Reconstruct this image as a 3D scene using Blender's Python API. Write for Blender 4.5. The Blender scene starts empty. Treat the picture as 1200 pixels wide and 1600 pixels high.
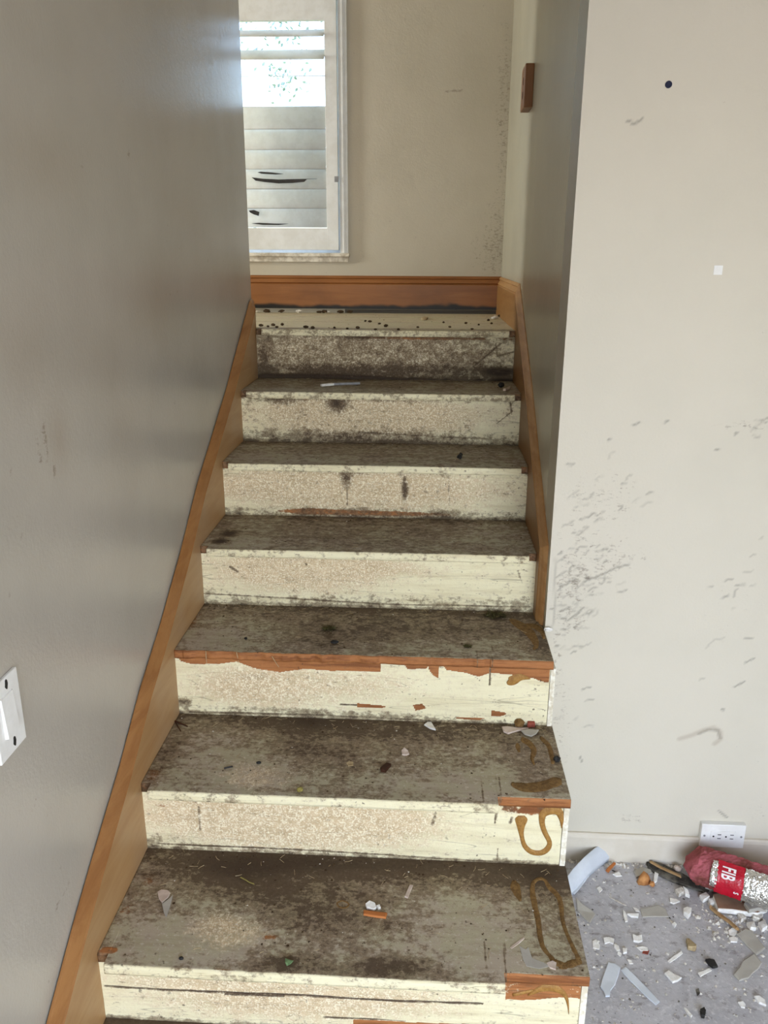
import bpy, bmesh, math, random
import numpy as np
from mathutils import Vector, Matrix
random.seed(7); rng = np.random.default_rng(7)
S = bpy.context.scene; C = S.collection
PI = math.pi
# ---------------------------------------------------------------- camera, sky, lights, exposure
cam = bpy.data.cameras.new('camera'); co = bpy.data.objects.new('camera', cam); C.objects.link(co)
cam.sensor_fit = 'VERTICAL'; cam.sensor_height = 32; cam.lens = 1269.99/1600*32; cam.clip_start = .02
pi_, ya_, ro_ = .3048, -.0534, -.0048
fw = Vector((math.sin(ya_)*math.cos(pi_), math.cos(ya_)*math.cos(pi_), -math.sin(pi_)))
rt = Vector((math.cos(ya_), -math.sin(ya_), 0)); up = rt.cross(fw)
r2 = rt*math.cos(ro_) - up*math.sin(ro_); u2 = rt*math.sin(ro_) + up*math.cos(ro_)
M = Matrix((r2, u2, -fw)).transposed().to_4x4(); M.translation = (.6103, -1.2059, 1.4427)
co.matrix_world = M; S.camera = co
W = bpy.data.worlds.new('sky'); S.world = W; W.use_nodes = True
wn = W.node_tree; wn.nodes.clear()
sk = wn.nodes.new('ShaderNodeTexSky'); sk.sky_type = 'NISHITA'; sk.sun_disc = False
sk.sun_elevation = math.radians(48); sk.sun_rotation = math.radians(100); sk.dust_density = 2.5
bg = wn.nodes.new('ShaderNodeBackground'); bg.inputs[1].default_value = 1.6
wo = wn.nodes.new('ShaderNodeOutputWorld'); wn.links.new(sk.outputs[0], bg.inputs[0]); wn.links.new(bg.outputs[0], wo.inputs[0])
def area(name, loc, tgt, sx, sy, e, col):
    l = bpy.data.lights.new(name, 'AREA'); l.shape = 'RECTANGLE'; l.size = sx; l.size_y = sy; l.energy = e; l.color = col
    o = bpy.data.objects.new(name, l); C.objects.link(o); o.location = loc
    o.rotation_euler = (Vector(tgt)-Vector(loc)).to_track_quat('-Z', 'Y').to_euler(); return o
area('patio_door_sky_light', (1.45, -2.95, .95), (1.45, 0, -.9), 2.3, 2.2, 55, (.88, .94, 1.06))
area('patio_door_ground_light', (1.45, -2.96, .95), (1.45, 0, 2.1), 2.3, 2.2, 22, (1, .92, .80))
area('hall_window_daylight', (-3.05, 1.70, 2.0), (0, 1.75, 1.75), .42, 1.2, 82, (.97, 1, .95))
sl = bpy.data.lights.new('sun', 'SUN'); sl.energy = 4; sl.angle = .01; sl.color = (1, .95, .86)
so = bpy.data.objects.new('sun', sl); C.objects.link(so); so.rotation_euler = Vector((-.75, .35, -.8)).to_track_quat('-Z', 'Y').to_euler()
S.view_settings.view_transform = 'Standard'; S.view_settings.look = 'None'
S.view_settings.exposure = 0; S.view_settings.gamma = 1; S.view_settings.use_curve_mapping = False
S.cycles.max_bounces = 8; S.cycles.diffuse_bounces = 5; S.cycles.caustics_reflective = False; S.cycles.caustics_refractive = False
# ---------------------------------------------------------------- node helpers and materials
def srgb(r, g, b): return tuple(((c/255)/12.92 if c <= 10.3 else ((c/255+.055)/1.055)**2.4) for c in (r, g, b)) + (1,)
class NT:
    def __init__(s, name, rough=.6, spec=.4):
        s.m = bpy.data.materials.new(name); s.m.use_nodes = True; s.t = s.m.node_tree
        s.b = s.t.nodes['Principled BSDF']; s.b.inputs['Roughness'].default_value = rough
        s.b.inputs['Specular IOR Level'].default_value = spec
        s.co = s.n('ShaderNodeTexCoord').outputs['Object']
    def n(s, ty): return s.t.nodes.new(ty)
    def set(s, sock, v):
        if hasattr(v, 'links') or isinstance(v, bpy.types.NodeSocket): s.t.links.new(v, sock)
        else: sock.default_value = v
    def map(s, sc, rot=(0, 0, 0)):
        q = s.n('ShaderNodeMapping'); s.t.links.new(s.co, q.inputs[0]); q.inputs['Scale'].default_value = sc; q.inputs['Rotation'].default_value = rot; return q.outputs[0]
    def noise(s, scale, detail=4, vec=None, rough=.6, dist=0):
        q = s.n('ShaderNodeTexNoise'); s.t.links.new(vec or s.co, q.inputs['Vector'])
        q.inputs['Scale'].default_value = scale; q.inputs['Detail'].default_value = detail; q.inputs['Roughness'].default_value = rough; q.inputs['Distortion'].default_value = dist
        return q.outputs[0]
    def vor(s, scale, vec=None, feature='F1'):
        q = s.n('ShaderNodeTexVoronoi'); q.feature = feature; s.t.links.new(vec or s.co, q.inputs['Vector']); q.inputs['Scale'].default_value = scale; return q.outputs[0]
    def ma(s, op, a, b=0, c=0):
        q = s.n('ShaderNodeMath'); q.operation = op
        for i, v in enumerate((a, b, c)): s.set(q.inputs[i], v)
        return q.outputs[0]
    def ss(s, v, lo, hi):
        q = s.n('ShaderNodeMapRange'); q.interpolation_type = 'SMOOTHSTEP'; s.set(q.inputs[0], v); q.inputs[1].default_value = lo; q.inputs[2].default_value = hi; return q.outputs[0]
    def mix(s, f, a, b):
        q = s.n('ShaderNodeMix'); q.data_type = 'RGBA'; s.set(q.inputs[0], f); s.set(q.inputs[6], a); s.set(q.inputs[7], b); return q.outputs[2]
    def mask(s):
        q = s.n('ShaderNodeAttribute'); q.attribute_name = 'wear_shade'; p = s.n('ShaderNodeSeparateColor'); s.t.links.new(q.outputs['Color'], p.inputs[0])
        return p.outputs[0], p.outputs[1], p.outputs[2], q.outputs['Alpha']
    def bump(s, h, st, d=.002):
        q = s.n('ShaderNodeBump'); q.inputs['Strength'].default_value = st; q.inputs['Distance'].default_value = d; s.set(q.inputs['Height'], h); s.t.links.new(q.outputs[0], s.b.inputs['Normal'])
    def col(s, c): s.set(s.b.inputs['Base Color'], c); return s.m
def wall_mat(name, c1, c2, rough, bumps=.25, spec=.4):
    t = NT(name, rough, spec); R, G, B, A = t.mask()
    f = t.noise(2.2, 4); m = t.mix(t.ss(f, .3, .7), c1, c2)
    fine = t.noise(60, 5, t.map((1, 1, .5)), .7)
    fs = t.noise(1, 5, t.map((60, 60, 150), (.0, .30, .0)), .75, .6)
    d = t.ma('MULTIPLY', t.ss(t.ma('ADD', t.ma('MULTIPLY', R, .5), t.ma('ADD', t.ma('MULTIPLY', t.ma('SUBTRACT', fs, .5), 1.3), t.ma('MULTIPLY', t.ma('SUBTRACT', fine, .5), .8))), .21, .46), t.ss(R, .02, .25))
    m = t.mix(t.ma('MULTIPLY', d, .62), m, srgb(116, 102, 88))
    m = t.mix(t.ma('MULTIPLY', t.ss(t.noise(38, 3), .71, .76), .22), m, srgb(120, 105, 92))
    m = t.mix(t.ma('MULTIPLY', B, .5), m, srgb(150, 132, 112))
    m = t.mix(G, m, srgb(58, 50, 44))
    h = t.ma('ADD', t.noise(170, 3), t.ma('MULTIPLY', t.noise(22, 3), 1.2)); t.bump(h, bumps, .004)
    return t.col(m)
m_wall = wall_mat('beige_wall_paint', srgb(206, 199, 184), srgb(200, 194, 179), .55, .16, .3)
m_wall_l = wall_mat('grey_beige_wall_paint', srgb(178, 172, 162), srgb(170, 164, 154), .24, .13, .5)
m_wall_s = wall_mat('stairwell_wall_paint', srgb(178, 174, 156), srgb(170, 165, 149), .26, .15, .5)
m_wall_b = wall_mat('landing_wall_paint', srgb(190, 182, 166), srgb(180, 172, 155), .5, .18, .3)
def wood_mat(name, c1, c2, c3, axis='y', rough=.45, spec=.4, sc=1):
    t = NT(name, rough, spec)
    v = {'y': (26*sc, 2.2*sc, 26*sc), 'x': (2.2*sc, 26*sc, 26*sc), 'd': (26*sc, 3*sc, 22*sc), 'z': (26*sc, 26*sc, 2.2*sc)}[axis]
    mp = t.map(v, (math.radians(-30), 0, 0) if axis == 'd' else (0, 0, 0))
    g = t.noise(1, 6, mp, .65, .8); g2 = t.noise(2.6, 5)
    c = t.mix(t.ss(g, .3, .72), c1, c2); c = t.mix(t.ma('MULTIPLY', t.ss(g2, .45, .7), .6), c, c3)
    t.bump(g, .12, .002); return t.col(c)
m_skirt = wood_mat('varnished_pine_skirt', srgb(172, 138, 96), srgb(158, 118, 74), srgb(164, 138, 110), 'd')
m_edge = wood_mat('old_varnish_edge', srgb(154, 108, 62), srgb(132, 86, 44), srgb(152, 110, 70), 'd')
m_base = wood_mat('varnished_pine_baseboard', srgb(150, 98, 54), srgb(130, 80, 40), srgb(118, 74, 40), 'x', .45, .4, 1)
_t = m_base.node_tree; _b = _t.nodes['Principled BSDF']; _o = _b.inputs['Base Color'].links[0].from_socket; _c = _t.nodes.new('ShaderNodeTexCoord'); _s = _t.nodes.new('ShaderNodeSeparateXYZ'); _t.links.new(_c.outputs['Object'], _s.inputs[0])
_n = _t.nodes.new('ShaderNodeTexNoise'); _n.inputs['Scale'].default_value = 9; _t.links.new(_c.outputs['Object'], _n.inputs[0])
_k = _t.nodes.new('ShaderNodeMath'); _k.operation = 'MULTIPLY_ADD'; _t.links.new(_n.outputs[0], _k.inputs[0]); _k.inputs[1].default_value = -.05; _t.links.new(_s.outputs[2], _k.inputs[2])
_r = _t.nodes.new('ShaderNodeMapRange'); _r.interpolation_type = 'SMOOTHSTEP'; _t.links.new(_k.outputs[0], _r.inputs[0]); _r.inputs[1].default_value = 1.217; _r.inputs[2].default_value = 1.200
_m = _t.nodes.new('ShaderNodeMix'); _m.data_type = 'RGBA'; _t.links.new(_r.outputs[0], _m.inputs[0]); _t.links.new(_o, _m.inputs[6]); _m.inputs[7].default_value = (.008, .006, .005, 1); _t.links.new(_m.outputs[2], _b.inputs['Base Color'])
m_plate = wood_mat('brown_wood', srgb(132, 88, 48), srgb(114, 72, 36), srgb(122, 80, 46), 'z')
m_chipwood = wood_mat('raw_wood', srgb(190, 120, 66), srgb(160, 92, 46), srgb(200, 150, 100), 'x', .7, .2)
m_tanstick = wood_mat('tan_wood', srgb(176, 148, 108), srgb(150, 118, 78), srgb(140, 108, 76), 'x', .8, .2)
m_darkwood = wood_mat('dark_brown_wood', srgb(66, 40, 26), srgb(46, 27, 18), srgb(80, 46, 28), 'y', .7, .2)
def stair_mat():
    t = NT('worn_stair_paint', .62, .25); R, G, B, A = t.mask()
    gv = t.map((4, 46, 46)); grain = t.noise(1, 7, gv, .72); fine = t.noise(95, 6, t.map((.75, 1, 1)), .75); big = t.noise(11, 6, None, .7)
    mid = t.noise(42, 6, t.map((.75, 1, 1)), .75); sp = t.noise(260, 3, None, .75); sp2 = t.noise(120, 4, None, .7)
    top = t.mix(t.ss(big, .4, .6), srgb(172, 164, 138), srgb(174, 161, 143))
    top = t.mix(t.ma('MULTIPLY', t.ss(grain, .47, .62) , .30), top, srgb(138, 122, 98))
    top = t.mix(t.ma('MULTIPLY', t.ss(sp2, .56, .66), .5), top, srgb(202, 196, 182))
    frt = t.mix(t.ss(grain, .42, .68), srgb(228, 220, 186), srgb(214, 203, 166))
    frt = t.mix(t.ma('MULTIPLY', t.ss(mid, .5, .66), .4), frt, srgb(206, 194, 168))
    frt = t.mix(t.ma('MULTIPLY', t.ss(grain, .6, .7), .5), frt, srgb(178, 160, 130))
    base = t.mix(A, top, frt)
    # carpet glue residue: pale grains in a tan film
    film = t.mix(t.ss(mid, .4, .6), srgb(184, 158, 122), srgb(208, 184, 148))
    film = t.mix(t.ss(R, .2, .7), film, srgb(120, 98, 76))
    gl = t.mix(t.ss(t.ma('ADD', t.ma('MULTIPLY', sp, .6), t.ma('MULTIPLY', sp2, .4)), .48, .58), film, srgb(236, 226, 200))
    gm = t.ss(t.ma('ADD', B, t.ma('ADD', t.ma('MULTIPLY', t.ma('SUBTRACT', mid, .5), 1.2), t.ma('MULTIPLY', t.ma('SUBTRACT', sp2, .5), .8))), .2, .75)
    base = t.mix(t.ma('MULTIPLY', gm, .85), base, gl)
    # bare wood where the paint has gone
    wd = t.mix(t.ss(grain, .40, .62), srgb(164, 108, 64), srgb(120, 73, 40))
    wm = t.ss(t.ma('ADD', G, t.ma('MULTIPLY', t.ma('SUBTRACT', fine, .5), .9)), .42, .56)
    base = t.mix(wm, base, wd)
    # grime, plus the occlusion shade painted at the tread backs
    n = t.ma('ADD', t.ma('ADD', t.ma('MULTIPLY', fine, .36), t.ma('MULTIPLY', grain, .10)), t.ma('ADD', t.ma('MULTIPLY', big, .20), t.ma('MULTIPLY', mid, .34)))
    nn = t.ma('ADD', t.ma('MULTIPLY', t.ma('SUBTRACT', n, .5), 2.6), .5)
    dv = t.ma('ADD', nn, t.ma('MULTIPLY', t.ma('SUBTRACT', R, .5), .72))
    dirt = t.mix(t.ss(sp2, .42, .6), srgb(92, 72, 50), srgb(126, 106, 80)); dirt = t.mix(t.ma('MULTIPLY', t.ss(sp, .6, .68), .35), dirt, srgb(176, 164, 146))
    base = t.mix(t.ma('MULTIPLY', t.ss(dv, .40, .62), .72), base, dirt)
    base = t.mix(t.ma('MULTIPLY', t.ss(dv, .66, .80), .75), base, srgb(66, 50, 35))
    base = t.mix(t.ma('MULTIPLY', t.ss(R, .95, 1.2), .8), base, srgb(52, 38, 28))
    ds = t.ma('MULTIPLY', t.ss(t.noise(74, 2), .68, .73), t.ss(t.noise(7, 2), .42, .58)); base = t.mix(t.ma('MULTIPLY', ds, .75), base, srgb(70, 56, 42))
    ds = t.ss(t.noise(170, 2), .72, .77); base = t.mix(t.ma('MULTIPLY', ds, .7), base, srgb(56, 44, 34))
    ck = t.ss(t.ma('ABSOLUTE', t.ma('SUBTRACT', t.noise(1, 2, t.map((2.2, 30, 30)), .4), .5)), .004, .0)
    base = t.mix(t.ma('MULTIPLY', t.ma('MULTIPLY', ck, A), .45), base, srgb(92, 78, 60))
    fk = t.ma('MULTIPLY', t.ss(t.noise(1, 3, t.map((55, 190, 190)), .6), .64, .70), t.ss(t.noise(13, 2), .45, .6)); base = t.mix(t.ma('MULTIPLY', fk, .65), base, srgb(104, 84, 62))
    t.bump(t.ma('ADD', t.ma('MULTIPLY', fine, .8), t.ma('MULTIPLY', sp, t.ma('MULTIPLY', B, .8))), .45, .004)
    return t.col(base)
m_stair = stair_mat()
def mott(name, a, b, sc=30, rough=.7, bump=.2, spec=.3, dist=.003):
    t = NT(name, rough, spec); f = t.noise(sc, 5, None, .65); t.bump(t.noise(sc*2.5, 4), bump, dist); return t.col(t.mix(t.ss(f, .35, .65), a, b))
def concrete():
    t = NT('dusty_concrete', .85, .2); a = t.noise(7, 7, None, .7); b = t.noise(70, 5, None, .7); c = t.noise(26, 5, t.map((1, 1.4, 1)), .7)
    m = t.mix(t.ss(a, .35, .65), srgb(186, 184, 187), srgb(166, 164, 167)); m = t.mix(t.ma('MULTIPLY', t.ss(c, .53, .66), .6), m, srgb(120, 113, 110))
    m = t.mix(t.ma('MULTIPLY', t.ss(b, .54, .66), .6), m, srgb(212, 210, 211)); m = t.mix(t.ma('MULTIPLY', t.ss(t.noise(14, 6, None, .75), .52, .68), .5), m, srgb(206, 204, 206)); m = t.mix(t.ma('MULTIPLY', t.ss(t.noise(120, 3), .68, .73), .7), m, srgb(84, 76, 70))
    t.bump(b, .4, .004); return t.col(m)
m_conc = concrete()
m_white = mott('white_shutter_paint', srgb(228, 230, 231), srgb(218, 219, 218), 14, .4, .06)
m_slat = mott('white_slat_paint', srgb(234, 232, 227), srgb(220, 216, 209), 22, .45, .1)
_t = m_slat.node_tree; _x = _t.nodes.new('ShaderNodeMixShader'); _x.inputs[0].default_value = .4; _l = _t.nodes.new('ShaderNodeBsdfTranslucent'); _l.inputs[0].default_value = (.85, .83, .78, 1)
_t.links.new(_t.nodes['Principled BSDF'].outputs[0], _x.inputs[1]); _t.links.new(_l.outputs[0], _x.inputs[2]); _t.links.new(_x.outputs[0], _t.nodes['Material Output'].inputs[0])
m_trim = mott('cream_trim_paint', srgb(214, 206, 192), srgb(205, 196, 180), 8, .5, .1)
m_sill = mott('dusty_white_sill', srgb(226, 220, 208), srgb(176, 166, 150), 26, .6, .1)
m_plaster = mott('white_plaster', srgb(240, 238, 234), srgb(222, 219, 213), 60, .85, .5, .15)
m_cream = mott('rough_white_board', srgb(236, 232, 218), srgb(206, 196, 172), 60, .8, .5, .15)
m_grey = mott('grey_painted_shard', srgb(176, 172, 163), srgb(166, 161, 152), 20, .7, .1)
m_blue = mott('pale_plastic', srgb(214, 220, 228), srgb(200, 206, 214), 12, .4, .05)
m_elec = mott('white_plastic', srgb(234, 234, 232), srgb(222, 221, 218), 12, .35, .03)
m_black = mott('black', srgb(26, 25, 25), srgb(38, 36, 34), 40, .6, .2)
m_char = mott('charcoal_mark', srgb(62, 60, 60), srgb(50, 48, 48), 40, .8, .1)
m_navy = mott('dark_navy', srgb(14, 20, 48), srgb(20, 26, 56), 40, .6, .1)
m_metal = mott('dull_metal', srgb(150, 150, 152), srgb(130, 130, 132), 40, .4, .1)
m_glue = mott('dried_brown_glue', srgb(164, 122, 60), srgb(140, 98, 42), 120, .5, .6, .4)
m_oldglue = mott('dirty_brown_glue', srgb(134, 104, 62), srgb(104, 78, 44), 110, .7, .8, .2)
m_straw = mott('pale_straw', srgb(186, 168, 132), srgb(146, 124, 90), 60, .8, .1)
m_dirt = mott('dark_dirt', srgb(58, 45, 33), srgb(84, 68, 50), 80, .9, .5, .1)
m_crumb = mott('pale_crumb', srgb(226, 222, 214), srgb(180, 172, 160), 90, .85, .3, .1)
m_moss = mott('dry_moss', srgb(84, 80, 48), srgb(56, 48, 32), 90, .9, .8, .1)
m_green = mott('green_leaf_scrap', srgb(110, 136, 92), srgb(86, 108, 72), 60, .7, .3)
m_yel = mott('yellow_green_crumb', srgb(158, 148, 78), srgb(120, 108, 60), 60, .8, .5)
m_orange = mott('ochre_foam', srgb(196, 142, 88), srgb(160, 104, 58), 40, .8, .5)
m_brownp = mott('brown_paper_face', srgb(146, 120, 98), srgb(128, 98, 80), 16, .75, .2)
m_redbr = mott('red_brown_chip', srgb(150, 76, 60), srgb(124, 60, 46), 40, .8, .2)
m_pinkw = mott('pinkish_flake', srgb(206, 190, 178), srgb(186, 168, 154), 40, .8, .2)
m_tack = mott('dirty_grey_board', srgb(112, 108, 98), srgb(52, 48, 44), 34, .85, .4)
m_pink = mott('pink_fibreglass', srgb(178, 98, 106), srgb(118, 68, 60), 14, .95, .9, .05, .01)
m_red = mott('red_wrapper', srgb(186, 18, 44), srgb(164, 12, 36), 20, .25, .5, .5, .006)
m_letter = mott('wrapper_print', srgb(240, 232, 232), srgb(232, 222, 222), 20, .35, .1)
m_ceil = mott('ceiling_paint', srgb(226, 221, 210), srgb(220, 214, 202), 6, .8, .1)
m_leaf = mott('tree_leaf', srgb(160, 178, 170), srgb(130, 150, 146), 5, .7, .1)  # leaf colour paled and blued to paint in overexposed haze
m_bark = mott('tree_bark', srgb(112, 96, 80), srgb(86, 72, 60), 8, .9, .4)
m_grass = mott('lawn', srgb(116, 128, 74), srgb(94, 106, 58), 3, .9, .2)
def foil():
    t = NT('silver_foil', .22, .5); t.b.inputs['Metallic'].default_value = .9; t.bump(t.noise(55, 3), .9, .01); return t.col(srgb(214, 212, 206))
m_foil = foil()
def glass():
    m = bpy.data.materials.new('window_glass'); m.use_nodes = True; t = m.node_tree; t.nodes.clear()
    o = t.nodes.new('ShaderNodeOutputMaterial'); x = t.nodes.new('ShaderNodeMixShader'); a = t.nodes.new('ShaderNodeBsdfTransparent'); g = t.nodes.new('ShaderNodeBsdfGlossy')
    g.inputs['Roughness'].default_value = .02; x.inputs[0].default_value = .06; a.inputs[0].default_value = (.95, .97, .97, 1)
    t.links.new(a.outputs[0], x.inputs[1]); t.links.new(g.outputs[0], x.inputs[2]); t.links.new(x.outputs[0], o.inputs[0]); return m
m_glass = glass()
# ---------------------------------------------------------------- mesh helpers
def mesh(name, v, f, mats, mi=None, smooth=False):
    me = bpy.data.meshes.new(name); me.from_pydata([tuple(map(float, p)) for p in v], [], [tuple(map(int, q)) for q in f])
    for m in (mats if isinstance(mats, (list, tuple)) else [mats]): me.materials.append(m)
    if mi is not None: me.polygons.foreach_set('material_index', np.asarray(mi, dtype=np.int32))
    if smooth: me.polygons.foreach_set('use_smooth', np.ones(len(me.polygons), bool))
    me.update(); return me
def link(name, me, parent=None):
    o = bpy.data.objects.new(name, me); C.objects.link(o)
    if parent: o.parent = parent
    return o
def fix(me):
    bm = bmesh.new(); bm.from_mesh(me); bmesh.ops.recalc_face_normals(bm, faces=bm.faces); bm.to_mesh(me); bm.free(); return me
def tag(o, label=None, cat=None, group=None, kind=None):
    for k, v in (('label', label), ('category', cat), ('group', group), ('kind', kind)):
        if v: o[k] = v
    return o
def thing(name, label, cat, loc=(0, 0, 0), group=None):
    o = bpy.data.objects.new(name, None); C.objects.link(o); o.location = loc; o.empty_display_size = .05
    return tag(o, label, cat, group)
def struct(o): o['kind'] = 'structure'; return o
def box_vf(a, b):
    x0, y0, z0 = a; x1, y1, z1 = b
    v = [(x0, y0, z0), (x1, y0, z0), (x1, y1, z0), (x0, y1, z0), (x0, y0, z1), (x1, y0, z1), (x1, y1, z1), (x0, y1, z1)]
    return v, [(0, 3, 2, 1), (4, 5, 6, 7), (0, 1, 5, 4), (1, 2, 6, 5), (2, 3, 7, 6), (3, 0, 4, 7)]
def boxes(name, bs, m, parent=None, bevel=0):
    V, F = [], []
    for a, b in bs:
        v, f = box_vf(a, b); n = len(V); V += v; F += [tuple(i+n for i in q) for q in f]
    me = mesh(name, V, F, m)
    if bevel:
        bm = bmesh.new(); bm.from_mesh(me); bmesh.ops.bevel(bm, geom=bm.edges[:], offset=bevel, segments=2, affect='EDGES', profile=.5); bm.to_mesh(me); bm.free()
    return link(name, me, parent)
def setmask(me, rgba):
    a = me.color_attributes.new('wear_shade', 'FLOAT_COLOR', 'POINT'); a.data.foreach_set('color', np.ascontiguousarray(rgba, dtype=np.float32).ravel())
def smooth_noise(n, step):
    k = n//step+3; c = rng.random(k)-.5; x = np.arange(n)/step; i = x.astype(int); t = x-i; t = t*t*(3-2*t); return c[i]*(1-t)+c[i+1]*t
def splat(M, ch, A, B, blobs):
    for (a, b, ra, rb, w) in blobs:
        d = ((A-a)/max(ra, 1e-4))**2+((B-b)/max(rb, 1e-4))**2
        M[..., ch] += w*np.exp(-d*.9)
def hard(M, ch, A, B, polys, val=1.0):
    for P in polys:
        ins = np.zeros(A.shape, bool); n = len(P)
        for i in range(n):
            (x0, y0), (x1, y1) = P[i], P[(i+1) % n]
            if y0 == y1: continue
            c = ((y0 > B) != (y1 > B)) & (A < (x1-x0)*(B-y0)/(y1-y0)+x0); ins ^= c
        M[..., ch] = np.where(ins, val, M[..., ch])
def stroke(M, ch, A, B, P, w, val):
    for (x0, y0), (x1, y1) in zip(P[:-1], P[1:]):
        dx, dy = x1-x0, y1-y0; L = dx*dx+dy*dy+1e-12; t = np.clip(((A-x0)*dx+(B-y0)*dy)/L, 0, 1)
        d = np.hypot(A-x0-t*dx, B-y0-t*dy); M[..., ch] = np.maximum(M[..., ch], val*np.clip(1.5-d/w, 0, 1))
def grid_faces(nr, nc, off=0):
    i = np.arange((nr-1)*(nc-1)); r, c = i//(nc-1), i % (nc-1); a = r*nc+c+off
    return np.stack([a, a+1, a+nc+1, a+nc], 1)
def bigmesh(name, V, F, mats, smooth=False):
    me = bpy.data.meshes.new(name); me.vertices.add(len(V)); me.vertices.foreach_set('co', np.asarray(V, np.float32).ravel())
    F = [np.asarray(q) for q in F]; tot = np.array([len(q) for q in F], np.int32) if not isinstance(F, np.ndarray) else None
    flat = np.concatenate([q.ravel() for q in F]).astype(np.int32); me.loops.add(len(flat)); me.loops.foreach_set('vertex_index', flat)
    me.polygons.add(len(tot)); st = np.concatenate([[0], np.cumsum(tot)[:-1]]).astype(np.int32)
    me.polygons.foreach_set('loop_start', st)
    me.materials.append(mats)
    me.update(calc_edges=True); me.validate()
    if smooth: me.polygons.foreach_set('use_smooth', np.ones(len(me.polygons), bool))
    return me
def wall_grid(name, ax, pos, a0, a1, b0, b1, step, thick, m, paint=None, flip=False):
    """a slab whose visible face is a fine grid carrying the wear mask; ax = axis it is perpendicular to"""
    na, nb = int((a1-a0)/step)+2, int((b1-b0)/step)+2
    a, b = np.linspace(a0, a1, na), np.linspace(b0, b1, nb); A, B = np.meshgrid(a, b)
    P = np.full(A.shape, pos); Q = np.stack([P, A, B] if ax == 'x' else [A, P, B], -1).reshape(-1, 3)
    Mk = np.zeros(A.shape+(4,)); 
    if paint: paint(Mk, A, B)
    F = list(grid_faces(nb, na)); n = len(Q)
    c = [0, na-1, nb*na-1, (nb-1)*na]; d = Q[c].copy(); d[:, 0 if ax == 'x' else 1] += thick
    Q = np.vstack([Q, d]); F += [np.array([n, n+1, n+2, n+3])]+[np.array([c[i], n+i, n+(i+1) % 4, c[(i+1) % 4]]) for i in range(4)]
    me = bigmesh(name, Q, F, m); setmask(me, np.vstack([Mk.reshape(-1, 4), np.zeros((4, 4))])); fix(me)
    return link(name, me)
# ---------------------------------------------------------------- room shell
struct(boxes('floor', [((-3.3, -3.1, -.35), (3.2, 2.72, -.19))], m_conc))
struct(boxes('ceiling', [((-3.3, -3.2, 3.0), (3.3, 2.8, 3.15))], m_ceil))
def p_big(M, A, B):
    splat(M, 0, A, B, [(1.0007,0.6838,0.0719,0.079,0.3),(1.0872,0.7024,0.0793,0.0433,0.22),(0.9811,0.6132,0.0485,0.0716,0.3),(1.1319,0.7374,0.063,0.0342,0.2),(1.0374,0.8371,0.1091,0.101,0.25),(1.0026,0.5329,0.049,0.0365,0.3),(1.0712,0.9031,0.0925,0.049,0.15),(1.3875,1.0636,0.0592,0.0216,0.3),(1.4017,0.5854,0.0952,0.1077,0.15),(0.9877,0.2394,0.0341,0.1813,0.3),(0.9605,0.4119,0.0233,0.1144,0.3),(1.1999,-0.0503,0.035,0.0169,0.45),(1.5435,-0.0065,0.0343,0.0417,0.3),(1.3282,1.0632,0.0445,0.0077,0.3)])
    for P, w in (([(1.0265,1.7227),(1.0406,1.7163),(1.0573,1.7261)],.002), ([(1.1008,1.0619),(1.1155,1.0667)],.003), ([(1.1738,1.0685),(1.1837,1.0747)],.003), ([(1.0464,1.0242),(1.0492,1.0274)],.004), ([(1.341,1.0433),(1.3451,1.0464)],.004), ([(0.9568,0.4752),(0.965,0.4754)],.003), ([(0.9393,0.7174),(0.9486,0.559),(0.9439,0.5263)],.002), ([(1.0456,0.1413),(1.0517,0.1274)],.003), ([(1.0263,0.6615),(1.065,0.6796),(1.0909,0.6956),(1.1266,0.7065)],.003), ([(0.9635,0.5556),(0.9852,0.5488),(1.0084,0.5691),(1.0188,0.5836)],.0025), ([(1.0155,0.6544),(1.0293,0.6651)],.004), ([(1.3655,0.6218),(1.3805,0.6291)],.003), ([(1.4048,0.3033),(1.4084,0.3015)],.005), ([(1.3021,1.0056),(1.3081,1.0057)],.003), ([(1.4508,0.386),(1.4281,0.3705)],.003), ([(1.4373,-0.0144),(1.4605,-0.0346)],.003)):
        stroke(M, 1, A, B, P, max(w*.7, .0024), .25 if P[0][1]-P[-1][1] > .1 else .48)
    stroke(M, 2, A, B, [(1.3047,0.209),(1.3371,0.2218),(1.3639,0.2382),(1.3898,0.2468),(1.4078,0.2355),(1.4123,0.2121),(1.3988,0.1979)], .006, .75)
    stroke(M, 1, A, B, [(1.3535,0.2262),(1.3771,0.2405),(1.4024,0.2393),(1.4118,0.216)], .004, .3)
    rs = random.Random(5)
    for (a, b, ra, rb, w), n in zip([(1.0013,0.6751,0.064,0.0881,1),(1.0374,0.8371,0.0935,0.101,1),(0.9915,0.5777,0.0487,0.0723,1),(1.4132,0.6209,0.0789,0.1611,1),(1.4023,1.0637,0.0296,0.0185,1),(1.0129,0.3754,0.0418,0.1154,1)], (46, 26, 20, 16, 8, 8)):
        for _ in range(n):
            x, z = rs.gauss(a, ra*.7), rs.gauss(b, rb*.7); t = rs.gauss(.35, .35); l = rs.uniform(.006, .028); k = rs.uniform(-.3, .3)*l
            if x > .932: stroke(M, 1, A, B, [(x, z), (x+l*.5*math.cos(t)-k*.4, z+l*.5*math.sin(t)+k), (x+l*math.cos(t), z+l*math.sin(t))], .0023, rs.uniform(.12, .45))
struct(wall_grid('wall_right', 'y', .7362, .9265, 1.95, -.19, 3.0, .0052, .12, m_wall, p_big))
struct(boxes('wall_right.001', [((1.95, .7362, -.19), (3.2, .8562, 3.0)), ((3.1, -3.1, -.19), (3.22, .7362, 3.0))], m_wall))
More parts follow.
